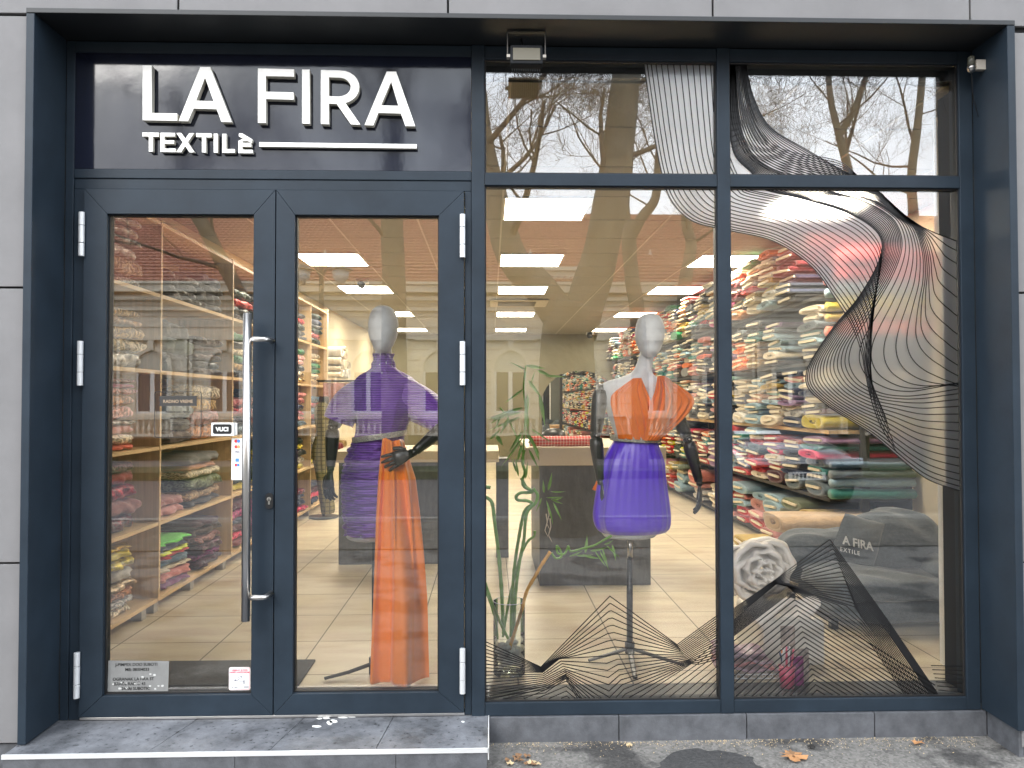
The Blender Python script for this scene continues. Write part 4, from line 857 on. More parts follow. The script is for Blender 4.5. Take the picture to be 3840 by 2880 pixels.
# arched mirror on the back wall
mr_ = thing('arched_mirror', 'large arched wall mirror with a black upright at the back of the shop', 'mirror', (3.35, YB, .3))
mir_m = mat('mirror_silver', (.9, .9, .88), .0, 1)
A = [(2.62-.0, .3), (4.2, .3)]+[(3.41+.79*cos(radians(a)), 1.28+.66*sin(radians(a))) for a in range(0, 181, 10)]
b = MB(); add_mesh(b, curve_mesh(loops=[A], ext=.004), lambda c: (c.x, YB-.012-c.z, c.y)); b.obj('mirror_glass', mir_m, mr_)
b = MB(); b.box(2.985, 3.045, YB-.04, YB-.02, .3, 1.87); b.obj('black_upright', black_m, mr_)
# mat behind the door
b = MB(); b.box(-.55, .70, .32, .645, FZ+.0005, FZ+.012); o = b.obj('door_mat', mat('dark_ribbed_mat', (.05, .048, .042), .95, bump=(120, .8, .004)), bevel=.002); tag(o, 'dark rectangular entrance mat on the floor inside the doors', 'mat')
b = MB(); b.box(-.55, .70, .10, .300, FZ+.0005, FZ+.012); o = b.obj('door_mat', MATS['dark_ribbed_mat'], bevel=.002); tag(o, 'narrow dark mat strip right against the glass doors', 'mat')
# wall hook rail at left and hanging checked garment on a third figure
# ================================================================ MANNEQUINS
def uv(u, v, y): return aY(u, v, y)
def hand(b, W, D, up, S=1.0, curl=.25, spread=.16, side=1, mi=0):
    """palm and five fingers from wrist W along D; up = back-of-hand normal; side = thumb side"""
    D = Vector(D).normalized(); N_ = Vector(up); N_ = (N_-D*N_.dot(D)).normalized(); Sx = D.cross(N_)*side
    W = Vector(W)
    def T(x, y, z): return W+(Sx*x+D*y-N_*z)*S
    b.tube([T(0, -.012, 0), T(0, .01, 0), T(.002, .035, .001), T(.002, .062, .003), T(.0, .085, .006)], [.021*S, .023*S, .033*S, .039*S, .036*S], 14, mi, flat=.42, up=N_)
    for k, (x0, l, a) in enumerate(((.030, .068, .9), (.010, .078, .25), (-.010, .073, -.3), (-.029, .058, -1.0))):
        P = []; x, y, z = x0, .075, .004; th = curl*.5; dx = a*spread; P.append((x, y, z))
        for q, f in enumerate((.42, .32, .26)):
            x += l*f*sin(dx); y += l*f*cos(th)*cos(dx); z += l*f*sin(th); th += curl*(1.0+.3*k*.4); P.append((x, y, z))
        b.tube([T(*p) for p in P]+[T(P[-1][0], P[-1][1]+.003, P[-1][2]+.002)], [.0095*S, .0088*S, .0080*S, .0068*S, .003*S], 8, mi)
    b.tube([T(.024, .018, .004), T(.046, .040, .010), T(.055, .063, .016), T(.058, .080, .020), T(.058, .084, .022)], [.013*S, .0105*S, .0092*S, .0075*S, .003*S], 8, mi)
def arm(par, sh, el, wr, hd, up, side, curl=.25, wood=True):
    b = MB(); s, e, w_ = Vector(sh), Vector(el), Vector(wr)
    def L_(a, c, t): return a.lerp(c, t)
    b.tube([L_(s, e, t) for t in (0, .03, .15, .45, .75, .93, .97)], [.02, .034, .040, .037, .033, .030, .018], 16)
    o = b.obj('upper_arm', arm_m, par, smooth=True)
    b = MB(); b.tube([L_(e, w_, t) for t in (.04, .08, .22, .5, .8, .95, .98)], [.018, .031, .034, .030, .0235, .021, .014], 16)
    b.obj('forearm', arm_m, par, smooth=True)
    b = MB(); b.sphere(e, .026, 14); ax = Vector((0, -1, 0)); b.tube([e+ax*.022, e+ax*.034], .012, 12)
    b.obj('elbow_joint', arm_m, par, smooth=True)
    b = MB(); b.tube([e+ax*.034, e+ax*.036], .0045, 8); b.obj('joint_screw', steel_m, par)
    b = MB(); b.sphere(w_, .018, 12); hand(b, w_+(Vector(hd).normalized())*.018, hd, up, .92, curl, side=side); b.obj('hand', arm_m, par, smooth=True)
def pleats(n, amp, ph=0): return lambda t, z: amp*sin(n*t+ph)

# ---- purple dress mannequin (behind the right-hand door)
y1m = .52
m1 = thing('mannequin', 'mannequin in purple high-neck draped dress with long orange side train', 'mannequin', (1.03, y1m, FZ))
b = MB()
b.loft([(1.775, 1.042, .52, .004, .006), (1.768, 1.042, .52, .032, .04), (1.745, 1.042, .52, .056, .072), (1.70, 1.043, .52, .0695, .090), (1.655, 1.043, .515, .0700, .092), (1.61, 1.043, .51, .060, .082), (1.575, 1.043, .50, .044, .062), (1.552, 1.042, .495, .026, .038), (1.545, 1.042, .495, .006, .008)], 36)
b.obj('head', man_m, m1, smooth=True)
b = MB(); b.loft([(1.62, 1.042, .54, .036, .040), (1.57, 1.042, .54, .038, .042), (1.50, 1.042, .54, .043, .046), (1.45, 1.042, .54, .07, .06)], 28); b.obj('neck', man_m, m1, smooth=True)
b = MB(); b.loft([(.71, .985, .54, .118, .09), (.675, .985, .54, .118, .09), (.66, .985, .54, .10, .075)], 28); b.obj('torso_base', man_m, m1, smooth=True)
rr_ = random.Random(3)
def d1_(t, z):
    d = .0025*sin(9*t+14*z)+.002*sin(17*t-9*z)
    if z < 1.11: d += .006*sin(150*z+3*sin(2*t)+1.2*sin(5*t+z*9))+.003*sin(260*z+5*sin(t*1.5))
    elif z > 1.38: d += .004*sin(130*z+2*sin(2*t+1))
    return d
b = MB()
b.loft([(1.545, 1.042, .54, .047, .050), (1.50, 1.042, .54, .050, .053), (1.475, 1.043, .54, .062, .058), (1.45, 1.043, .545, .098, .070), (1.425, 1.045, .55, .140, .082), (1.39, 1.046, .55, .160, .095), (1.33, 1.046, .545, .150, .108), (1.27, 1.044, .54, .140, .118), (1.20, 1.036, .54, .122, .102), (1.147, 1.024, .54, .1165, .088), (1.10, 1.012, .54, .128, .097), (1.02, 1.000, .54, .142, .112), (.93, .992, .54, .148, .12), (.85, .990, .54, .142, .115), (.75, .990, .54, .134, .108), (.70, .990, .54, .132, .106), (.683, .990, .54, .128, .102)], 72, disp=d1_, sub=14)
dr = b.obj('dress', purple_m, m1, smooth=True)
b = MB()   # draped sleeves
def sleeve(b, P, wv=.004):
    Q = spline(P, 8); n = 28; V = []; F = []; pv = None
    for i, (x, y, z, r1, r2) in enumerate(Q):
        a = Vector(Q[max(i-1, 0)][:3]); c = Vector(Q[min(i+1, len(Q)-1)][:3]); d = (c-a).normalized(); up = Vector((0, -1, 0)); s_ = d.cross(up).normalized()
        for k in range(n):
            t = 2*pi*k/n; q = 1+wv*10*sin(5*t+i*.15); V.append(Vector((x, y, z))+s_*cos(t)*r1*q+up*sin(t)*r2*q)
    for i in range(len(Q)-1):
        for k in range(n): F.append((i*n+k, i*n+(k+1) % n, (i+1)*n+(k+1) % n, (i+1)*n+k))
    b.add(V, F)
sleeve(b, [(1.00, .545, 1.345, .085, .075), (.935, .54, 1.335, .085, .075), (.885, .53, 1.305, .082, .075), (.850, .52, 1.265, .078, .07), (.832, .515, 1.225, .072, .062)])
sleeve(b, [(1.09, .545, 1.345, .085, .075), (1.16, .54, 1.335, .088, .075), (1.22, .53, 1.30, .088, .074), (1.275, .515, 1.262, .080, .068), (1.325, .50, 1.225, .070, .06)])
b.obj('sleeve', purple_m, dr, smooth=True)
b = MB(); n = 48; V = []; F = []
for j in range(3):
    for k in range(n):
        t = 2*pi*k/n; z = 1.138+.013*j-.5*.0+(.018*cos(t)); V.append((1.024+(.129)*cos(t), .54+.104*sin(t), z))
for j in range(2):
    for k in range(n): F.append((j*n+k, j*n+(k+1) % n, (j+1)*n+(k+1) % n, (j+1)*n+k))
b.add(V, F)
belt_m = mat('glitter_belt', (.62, .60, .52), .35, .7, bump=(330, 1, .006), var=(200, .6))
b.obj('belt', belt_m, m1, smooth=False, solid=.003)
# orange train falling from the waist to the floor
b = MB()
def train(s, t):
    wl_ = 1.045+(1.012-1.045)*min(t*1.6, 1)+.0*t; v = t
    xl = [1.055, 1.035, 1.025, 1.022, 1.020, 1.018, 1.016][int(min(t*6, 5.999))]*(1-(t*6) % 1)+[1.055, 1.035, 1.025, 1.022, 1.020, 1.018, 1.016, 1.016][int(min(t*6, 5.999))+1]*((t*6) % 1)
    XRt = [1.148, 1.205, 1.228, 1.246, 1.256, 1.262, 1.268, 1.268]; q = min(t*6, 5.999); i = int(q); f = q-i
    xr = XRt[i]*(1-f)+XRt[i+1]*f; x = xl+(xr-xl)*s
    yb_ = .432-.085*min(1, t*1.15)+.01*sin(t*4)
    amp = .010+.022*min(1, t*1.3)
    fold = sin(s*pi*2*(2.6-1.0*min(1, t*1.5))+1.4+.5*sin(t*2.0))*.9+(.45-.35*min(1, t*1.6))*sin(s*pi*2*5.3-t*1.2+.5)
    y = yb_-amp*fold-.035*sin(s*pi)+.10*max(0, s-.80)*5*(.5+.3*t)*.5
    z = 1.145-(1.145-.058)*t+.006*sin(9*s)*(1-t)-.010*s*(1-t)
    return (x+.006*sin(s*18+t*3), y, z)
b.grid(train, 90, 70)
b.obj('orange_train', satin_o, dr, smooth=True, solid=.004)
b = MB(); b.tube([(1.010, .47, .66), (1.010, .47, .07)], .011, 12); b.obj('stand_pole', black_m, m1, smooth=True)
b = MB(); b.tube([(1.008, .46, .052), (1.008, .46, .13)], .02, 12); b.tube([(1.005, .46, .10), (.90, .42, .075), (.80, .38, .062)], [.016, .014, .012], 6, flat=.6); b.tube([(1.0, .47, .10), (1.08, .62, .07)], .013, 6); b.tube([(1.01, .46, .10), (1.11, .40, .07)], .013, 6); b.obj('stand_foot', black_m, m1, bevel=.002)
arm(m1, (.858, .55, 1.31), (.806, .52, 1.195), (.800, .50, 1.0), (-.1, -.12, -1), (-.6, -.75, 0), 1, .35)
e_ = (1.345, .46, 1.205); w_ = (1.205, .375, 1.085)
arm(m1, (1.26, .53, 1.31), e_, w_, (-1, -.12, -.38), (.0, -1, .15), 1, .22)

# ---- orange top / violet skirt mannequin (middle pane)
y2 = .62; K = .0
m2 = thing('mannequin', 'mannequin in one-shoulder orange draped top and violet satin skirt', 'mannequin', (2.24, y2, FZ))
b = MB()
b.loft([(1.752, 2.342, .62, .004, .006), (1.745, 2.342, .62, .034, .042), (1.722, 2.342, .62, .057, .074), (1.675, 2.342, .62, .0715, .092), (1.63, 2.340, .615, .0710, .093), (1.59, 2.338, .61, .060, .08), (1.555, 2.336, .60, .044, .06), (1.535, 2.335, .595, .026, .036), (1.53, 2.335, .595, .006, .008)], 36)
b.obj('head', man_m, m2, smooth=True)
b = MB()
b.loft([(1.60, 2.335, .64, .034, .04), (1.55, 2.33, .64, .036, .042), (1.50, 2.318, .64, .040, .045), (1.46, 2.305, .64, .052, .05), (1.435, 2.29, .645, .092, .058), (1.415, 2.275, .65, .145, .07), (1.39, 2.27, .65, .165, .082), (1.34, 2.27, .65, .158, .10), (1.27, 2.27, .64, .140, .112), (1.20, 2.27, .64, .118, .095), (1.13, 2.27, .64, .098, .080), (1.05, 2.26, .64, .105, .08), (.95, 2.25, .64, .12, .09), (.80, 2.245, .64, .135, .10), (.69, 2.24, .64, .142, .108), (.655, 2.24, .64, .130, .10), (.645, 2.24, .64, .11, .08)], 44)
b.obj('torso', man_m, m2, smooth=True)
# skirt
def dsk(t, z):
    a = min(1, max(0, (1.13-z)/.12)); lo = max(0, (.78-z)/.1)
    return (.009*a*(.4+.6*sin(2*t+.6))*sin(9*t+2.6*sin(2*t)+1.2*z)+.0022*sin(29*t+2*z)*a)*(1-.35*min(lo, 1))+.006*sin(3*t+1+2.5*z)*a
b = MB()
b.loft([(1.130, 2.272, .64, .104, .088), (1.115, 2.270, .64, .108, .092), (1.08, 2.266, .64, .124, .105), (1.02, 2.262, .64, .146, .12), (.95, 2.256, .64, .158, .13), (.88, 2.252, .64, .170, .136), (.80, 2.250, .64, .182, .140), (.74, 2.250, .64, .187, .143), (.70, 2.252, .64, .180, .138), (.680, 2.254, .64, .162, .124), (.672, 2.254, .64, .145, .112)], 110, disp=dsk, cap=False, sub=9)
b.obj('skirt', violet_m, m2, smooth=True, solid=.004)
# waist belt
b = MB(); n = 48; V = []; F = []
for j in range(3):
    for k in range(n): t = 2*pi*k/n; V.append((2.268+.121*cos(t), .64+.112*sin(t), 1.118+.013*j-.006*cos(t)))
for j in range(2):
    for k in range(n): F.append((j*n+k, j*n+(k+1) % n, (j+1)*n+(k+1) % n, (j+1)*n+k))
b.add(V, F); b.obj('belt', belt_m, m2, solid=.003)
# draped orange top: two fans of pleats crossing at the waist, wrapped round the bust
def body_y(x, z):
    cx = 2.27; rx = .175 if z > 1.25 else .175-.06*(1.25-z)/.13; ry = .125 if z > 1.25 else .125-.03*(1.25-z)/.13
    q = 1-((x-cx)/rx)**2
    return .64-ry*sqrt(q) if q > 0 else .64+min(.03, (abs(x-cx)-rx)*.25)
def panel(b, L, R, amp, nf, ph, off):
    L = spline(L, 9); R = spline(R, 9); m_ = len(L)
    def fn(s, t):
        q = t*(m_-1); i = min(int(q), m_-2); f = q-i
        a = [L[i][k]*(1-f)+L[i+1][k]*f for k in (0, 1)]; c = [R[i][k]*(1-f)+R[i+1][k]*f for k in (0, 1)]
        u, v = a[0]+(c[0]-a[0])*s, a[1]+(c[1]-a[1])*s; p = aY(u, v, .55)
        taper = .35+.65*sin(min(1, (1-t)*1.3+.12)*pi/2)
        ed = min(1, min(s, 1-s)*8)
        fo = (abs(sin(nf*pi*s+ph+.9*sin(t*3)))**.7*2-1)*.6+.4*sin(nf*2.3*pi*s+t*4)
        return (p.x, body_y(p.x, p.z)-off-amp*taper*fo*ed, p.z)
    b.grid(fn, 90, 46)
b = MB()
panel(b, [(1364, 818), (1326, 848), (1319, 866), (1323, 892), (1330, 920), (1337, 948)], [(1381, 817), (1390, 838), (1401, 864), (1409, 895), (1415, 925), (1420, 951)], .0085, 5, .3, .014)
panel(b, [(1416, 813), (1409, 846), (1400, 868), (1395, 897), (1391, 925), (1388, 951)], [(1434, 813), (1480, 836), (1510, 862), (1499, 890), (1465, 924), (1424, 952)], .0095, 6, .9, .028)
# back sheet
def backs(s, t):
    u0_, u1_ = 1325+12*t, 1470-45*t; p = aY(u0_+(u1_-u0_)*s, 838+110*t, .72); yy = .64+(.64-body_y(p.x, p.z))+.02
    return (p.x, max(yy, .66)+.004*sin(s*40), p.z)
b.grid(backs, 40, 20)
tp = b.obj('draped_top', chiffon_o, m2, smooth=True, solid=.003)
b = MB()   # orange tail hanging behind the left hip
q0, q1, q2, q3 = (1297, 1022), (1318, 1030), (1306, 1066), (1280, 1058)
b.grid(lambda s, t: tuple(Vector(aY((q0[0]*(1-s)+q1[0]*s)*(1-t)+(q3[0]*(1-s)+q2[0]*s)*t, (q0[1]*(1-s)+q1[1]*s)*(1-t)+(q3[1]*(1-s)+q2[1]*s)*t, .72))+Vector((0, .008*sin(9*s+2*t), 0))), 14, 10)
b.obj('sash_tail', chiffon_o, tp, smooth=True, solid=.003)
arm(m2, (2.100, .64, 1.375), (2.070, .62, 1.15), (2.092, .60, .92), (.06, -.12, -1), (-.9, -.4, 0), 1, .25)
b = MB(); b.tube([(2.135, .66, 1.372), (2.085, .65, 1.372)], [.034, .030], 16); b.tube([(2.10, .60, 1.372), (2.10, .598, 1.372)], .006, 8); b.obj('shoulder_joint', arm_m, m2, smooth=True)
arm(m2, (2.46, .72, 1.33), (2.55, .71, 1.125), (2.60, .68, .905), (.0, -.12, -1), (.9, -.4, 0), -1, .3)
b = MB(); b.tube([(2.24, .63, .65), (2.24, .63, .54)], .0125, 16); b.obj('stand_rod', steel_m, m2, smooth=True)
b = MB(); b.tube([(2.238, .63, .545), (2.236, .63, .09)], .0155, 16); b.obj('stand_pole', black_m, m2, smooth=True)
bp_ = Vector((2.236, .63, 0)); b = MB(); b.tube([(2.236, .63, .08), (2.236, .63, .135)], .024, 14)
for (dx, dy) in ((-.21, -.06), (.235, -.14), (-.03, -.30), (.05, .25)): b.tube([(2.236, .63, .105), (2.236+dx*.5, .63+dy*.5, .085), (2.236+dx, .63+dy, .066)], [.015, .014, .012], 8, flat=.55)
b.obj('stand_foot', black_m, m2, smooth=False, bevel=.002)

# ---- checked olive garment on a far dress form, left of the purple dress
m3 = thing('dress_form', 'far dress form in a checked olive scarf dress beside the oak shelves', 'mannequin', (-.30, 5.3, FZ))
chk = mat('olive_check_cloth', (.15, .13, .05), .8); N, L, B = nodes(chk)
t = N.new('ShaderNodeTexCoord'); ck = N.new('ShaderNodeTexBrick'); ck.offset = 0; ck.inputs['Scale'].default_value = 1; ck.inputs['Brick Width'].default_value = .045; ck.inputs['Row Height'].default_value = .045; ck.inputs['Mortar Size'].default_value = .005
ck.inputs['Color1'].default_value = (.20, .17, .07, 1); ck.inputs['Color2'].default_value = (.17, .145, .06, 1); ck.inputs['Mortar'].default_value = (.07, .06, .025, 1)
mp = N.new('ShaderNodeMapping'); mp.inputs['Rotation'].default_value = (radians(90), 0, 0); L.new(t.outputs['Object'], mp.inputs[0]); L.new(mp.outputs[0], ck.inputs['Vector']); L.new(ck.outputs['Color'], B.inputs['Base Color'])
f3 = lambda u, v: aY(u, v, 5.3)
b = MB(); secs = []
for (v, ul, ur) in ((868, 694, 706), (880, 681, 715), (905, 680, 717), (935, 684, 716), (975, 675, 714), (1010, 681, 713), (1060, 689, 717), (1095, 693, 722), (1108, 696, 720)):
    a, c = f3(ul, v), f3(ur, v); secs.append((a.z, (a.x+c.x)/2, 5.3, (c.x-a.x)/2, .10))
b.loft(secs, 40, disp=lambda t, z: .006*sin(7*t+5*z)+.004*sin(15*t+z*3)); b.obj('checked_dress', chk, m3, smooth=True)
b = MB(); a = f3(700, 868); b.loft([(a.z+.06, a.x, 5.3, .05, .05), (a.z+.03, a.x, 5.3, .055, .055), (a.z-.03, a.x, 5.3, .06, .055)], 20); b.obj('neck_block', arm_m, m3, smooth=True)
b = MB(); b.tube([(a.x, 5.3, .3), (a.x, 5.3, FZ+.02)], .015, 10); b.tube([(a.x, 5.3, FZ+.001), (a.x, 5.3, FZ+.02)], .16, 20); b.obj('stand', black_m, m3)
t_ = thing('clothes_rail', 'black clothes rail bracket with hanging cloth behind the purple dress', 'clothes rail', (-.25, 5.9, 1.5))
b = MB(); p = aY(680, 823, 5.9); b.box(p.x-.012, p.x+.012, 5.89, 5.91, p.z-.09, p.z+.09); b.box(p.x, p.x+.62, 5.89, 5.91, p.z-.015, p.z+.012); b.obj('rail', black_m, t_)
b = MB(); b.grid(lambda s, t: (p.x+.10+.35*s, 5.9+.03*sin(12*s), p.z-.02-(.28+.25*s)*t), 20, 12); o = b.obj('hanging_cloth', cloth_m, t_, smooth=True, solid=.004); o.color = (.45, .20, .18, 1)

# ================================================================ BAMBOO IN A VASE
bt = thing('bamboo_plant', 'curly lucky bamboo stalks with leaves standing in a tall glass vase', 'plant', (1.636, .55, FZ))
YV = .55; vc = aZ(1097, 1428, FZ); vx, vy = 1.640, .46
va = thing('glass_vase', 'clear cylindrical glass vase with water and white pebbles', 'vase', (vx, vy, FZ))
b = MB(); R_ = .074; b.tube([(vx, vy, FZ+.001), (vx, vy, FZ+.012)], R_, 40); b.tube([(vx, vy, FZ+.013), (vx, vy, FZ+.335)], R_, 40, cap=False); b.obj('vase_wall', vase_m, va, smooth=True)
b = MB()
for z in (.335,):
    P = [(vx+R_*cos(2*pi*i/40), vy+R_*sin(2*pi*i/40), FZ+z) for i in range(41)]; b.tube(P, .0018, 6)
b.obj('vase_rim', mat('glass_rim', (.6, .66, .62), .1), va, smooth=True)
b = MB(); r2 = random.Random(5)
for k in range(60):
    a, q = r2.random()*6.28, sqrt(r2.random())*.052; b.sphere((vx+q*cos(a), vy+q*sin(a), FZ+.03+.105*r2.random()), .019*r2.uniform(.7, 1.25), 8, 0, (r2.uniform(.8, 1.3), r2.uniform(.8, 1.3), r2.uniform(.55, .9)), .1)
o = b.obj('pebbles', stone_m, smooth=True); tag(o, 'loose white pebbles at the bottom of the glass vase', 'pebbles', None, 'stuff')
def stalk(pts, r=.0095, m=bamboo_m, y=.47, nodes_=True):
    P = [aY(u, v, yy if len_ == 3 else y) for (u, v, *rest) in pts for yy, len_ in [((rest[0] if rest else y), 2+len(rest))]]
    P = [tuple(q) for q in P]; Q = spline(P, 7); b = MB(); R = []; d = 0; last = None; nd = 0
    for q in Q:
        if last: d += (Vector(q)-Vector(last)).length
        last = q; ph = (d % .055)/.055; R.append(r*(1.18 if ph < .13 else 1.0))
    R = [q*.82 for q in R]; b.tube(Q, R, 9); return b.obj('stalk', m, bt, smooth=True), Q
f = lambda L: [c2(*p) for p in L]
stalk(f([(20, 398), (45, 405), (70, 440), (85, 560), (105, 720), (120, 900), (130, 1100), (135, 1180)]), .0105)
stalk(f([(20, 340), (45, 342), (60, 345)]), .0105)
stalk(f([(28, 880), (55, 960), (85, 1040), (120, 1120), (160, 1200)]), .008, y=.45)
stalk(f([(28, 920), (60, 1000), (90, 1110), (100, 1200)]), .007, y=.48)
stalk(f([(300, 440), (265, 460), (245, 500), (225, 600), (205, 720), (190, 850), (180, 1000), (175, 1190)]), .0095, y=.50)
stalk(f([(300, 350), (325, 385), (315, 430), (275, 470), (258, 520), (248, 640), (225, 760), (205, 900), (195, 1050), (190, 1190)]), .0095, y=.46)
stalk(f([(310, 590), (305, 620), (270, 650), (230, 730), (205, 820), (175, 930), (150, 1060), (130, 1190)]), .0075, y=.52)
stalk(f([(235, 290), (260, 340), (295, 362), (285, 372), (230, 375), (205, 395), (215, 415), (270, 420), (305, 440)]), .0095, y=.49)
stalk(f([(250, 130), (240, 200), (255, 260), (240, 300), (250, 340), (290, 360)]), .0085, y=.47)
stalk([(1131, 1010), (1131, 970), (1133, 930), (1135, 880), (1131, 840), (1136, 790)], .005, y=.47)
stalk([(1128, 975), (1110, 930), (1095, 900), (1080, 880)], .004, y=.50)
# yellow stalk and its curled green tip
stalk(f([(398, 708), (350, 780), (310, 850), (265, 930), (235, 1040), (200, 1150), (165, 1260)]), .0095, yellow_m, .42)
stalk(f([(405, 715), (430, 745), (460, 735), (455, 700), (435, 675), (440, 715), (475, 720), (495, 690), (500, 678), (515, 705), (580, 690), (650, 670), (720, 630), (745, 618)]), .0062, y=.42)
r2 = random.Random(9)
def leaf(b, u, v, du, dv, w_, y, droop=0):
    A = Vector(aY(u, v, y)); E = Vector(aY(u+du, v+dv, y+r2.uniform(-.04, .04))); d = E-A; n_ = 8; side = d.cross(Vector((0, 1, .3))).normalized(); V = []; F = []
    for i in range(n_+1):
        t = i/n_; wd = w_*sin(pi*min(1, t**.7*1.0))*(1-.2*t); c = A+d*t+Vector((0, -.012*sin(pi*t), -droop*t*t))
        V += [c-side*wd, c+Vector((0, .004, 0)), c+side*wd]
    for i in range(n_): F += [(3*i, 3*i+1, 3*i+4, 3*i+3), (3*i+1, 3*i+2, 3*i+5, 3*i+4)]
    b.add(V, F)
LV = [(1136, 790, 40, 6, .010, .45), (1160, 800, 30, 12, .009, .42), (1175, 812, 50, 2, .006, .45), (1138, 800, -38, -18, .004, .46), (1140, 820, 30, 40, .009, .42), (1165, 850, 12, 70, .011, .47), (1146, 830, 10, -30, .004, .5), (1131, 840, -40, 30, .006, .48),
      (1130, 880, -75, 25, .010, .44), (1128, 890, -60, 10, .009, .47), (1125, 900, -70, 30, .007, .5), (1135, 880, 6, 60, .011, .43), (1140, 850, -5, 70, .010, .49), (1135, 930, 30, 50, .010, .44), (1145, 925, 45, 30, .006, .46), (1130, 930, -30, 45, .010, .47), (1130, 945, -45, 60, .006, .44),
      (1150, 950, 15, 45, .009, .45), (1128, 960, -12, 40, .008, .48), (1142, 970, 20, 40, .007, .5), (1100, 900, -20, 40, .008, .46), (1095, 890, -35, 25, .009, .45), (1120, 1030, -8, -45, .006, .47), (1135, 1035, 5, -40, .006, .45), (1115, 1020, -10, -35, .005, .48),
      (1184, 1060, 8, -38, .008, .46), (1175, 1065, -2, -28, .007, .46), (1190, 1062, 30, 0, .004, .44), (1180, 1075, 35, -2, .004, .43), (1190, 1078, 25, 10, .005, .45), (1195, 1080, 20, -6, .005, .43), (1195, 1085, 18, 38, .006, .44), (1180, 1080, 14, 48, .005, .46), (1170, 1075, -12, 30, .005, .47), (1188, 1100, 6, 34, .004, .47),
      (1264, 1195, 4, -38, .009, .42), (1275, 1190, 36, -8, .008, .41), (1258, 1198, 36, 8, .008, .42), (1245, 1200, 35, -2, .006, .43), (1285, 1190, 24, 34, .005, .42), (1295, 1188, 20, 42, .005, .44), (1300, 1182, 14, 46, .005, .41), (1305, 1176, 20, -10, .006, .42), (1322, 1176, 8, 34, .007, .45), (1310, 1178, 28, 26, .005, .43), (1230, 1202, 30, -14, .006, .44),
      (1062, 905, 30, -6, .012, .52), (1070, 925, 18, -40, .006, .5), (1072, 940, 14, 22, .012, .5), (1058, 950, 24, -24, .007, .54)]
for q in LV:
    b = MB(); leaf(b, q[0], q[1], q[2]*1.05, q[3]*1.05, q[4]*.95, q[5]); b.obj('leaf', leaf_m, bt, smooth=True)
b = MB()
for (u, v) in ((1184, 1095), (1188, 1120), (1180, 1110)): b.tube([aY(u, v, .46), aY(u+2, v+18, .46), aY(u-3, v+36, .46), aY(u+4, v+50, .46)], [.0035, .003, .002, .001], 5)
b.obj('aerial_root', mat('pale_root', (.6, .5, .4), .7), bt)

# ================================================================ ARMCHAIR, CUSHION, ROSE, SIDE BOX, PENS, MAGAZINES
ac = thing('armchair', 'dark grey upholstered armchair in the right-hand window corner', 'armchair', (3.95, 1.35, FZ))
def cushion(x0, x1, y0, y1, z0, z1, name, m, par, r=.05, rot=0, wr=.012, ex=.45):
    b = MB(); n = 22; cx, cy, cz = (x0+x1)/2, (y0+y1)/2, (z0+z1)/2; ph = rnd.random()*6
    def fn(s, t):
        a, p_ = 2*pi*s, pi*t; e = ex
        f_ = lambda q: (abs(q)**e)*(1 if q > 0 else -1)
        x = f_(sin(p_))*f_(cos(a)); y = f_(sin(p_))*f_(sin(a)); z = f_(cos(p_))
        return (cx+(x1-x0)/2*x+wr*sin(7*y+5*z+ph), cy+(y1-y0)/2*y+wr*sin(6*x+9*z+ph), cz+(z1-z0)/2*z+wr*sin(8*x+5*y+ph))
    b.grid(fn, 48, 26, wrapu=True); return b.obj(name, m, par, smooth=True)
def q_(u, v, y): p = aY(u, v, y); return p.x, p.z
cushion(3.46, 4.36, 1.03, 1.75, .07, .225, 'seat_base', sofa_m, ac, wr=.006)
cushion(3.44, 4.14, 1.00, 1.62, .20, .335, 'seat_cushion', sofa_m, ac, wr=.008)
cushion(3.38, 4.20, 1.52, 1.84, .16, .50, 'backrest', sofa_m, ac, wr=.008, ex=.5)
cushion(3.76, 4.30, 1.30, 1.74, .20, .65, 'loose_back_cushion', sofa_m, ac, wr=.010, ex=.8)
cushion(4.06, 4.33, .95, 1.70, .08, .42, 'armrest', sofa_m, ac, wr=.008, ex=.6)
for x in (3.46, 4.36):
    for y in (1.1, 1.7): b = MB(); b.box(x-.02, x+.02, y-.02, y+.02, FZ, .10); b.obj('leg', black_m, ac)
b = MB(); b.box(4.335, 4.38, .96, 1.0, .06, .40); b.obj('red_frame_post', mat('red_lacquer', (.3, .02, .02), .4), ac)
cu_ = thing('printed_cushion', 'dark square cushion with white shop lettering leaning in the armchair', 'cushion', (3.82, 1.36, .44))
pc = [aY(1826, 1108, 1.14), aY(1912, 1132, 1.20), aY(1888, 1222, 1.02), aY(1788, 1205, .98)]
def cp_(s, t):
    a = pc[0].lerp(pc[1], s); c = pc[3].lerp(pc[2], s); return a.lerp(c, t)
b = MB(); nrm = (pc[1]-pc[0]).cross(pc[3]-pc[0]).normalized(); nrm = nrm if nrm.y < 0 else -nrm
for sg_ in (1, -1): b.grid(lambda s, t: tuple(cp_(s, t)+nrm*sg_*(.05*(sin(pi*s)*sin(pi*t))**.55+.003*sin(9*s+7*t))), 26, 26)
b.obj('cushion_cover', sofa_m, cu_, smooth=True)
b = MB(); ex = (pc[1]-pc[0]).normalized(); ey = (pc[0]-pc[3]).normalized()
def lay(txt, u0_, v0_, sz, bold, sp):
    P = aY(u0_, v0_, 1.00)
    me = curve_mesh(text=txt, size=sz, ext=.0006, font_bold=bold, align='LEFT', space=sp)
    exx = Vector((cos(radians(-14)), .12, sin(radians(-14)))); eyy = Vector((-sin(radians(-14))*.4, .25, .97))
    o0 = P
    add_mesh(b, me, lambda c: tuple(o0+exx*c.x+eyy*c.y+Vector((0, -.048, 0))-Vector((0, c.z, 0))))
lay('A FIRA', 1812, 1171, .062, .0016, 1.0); lay('EXTILE', 1806, 1186, .030, .0004, 1.35)
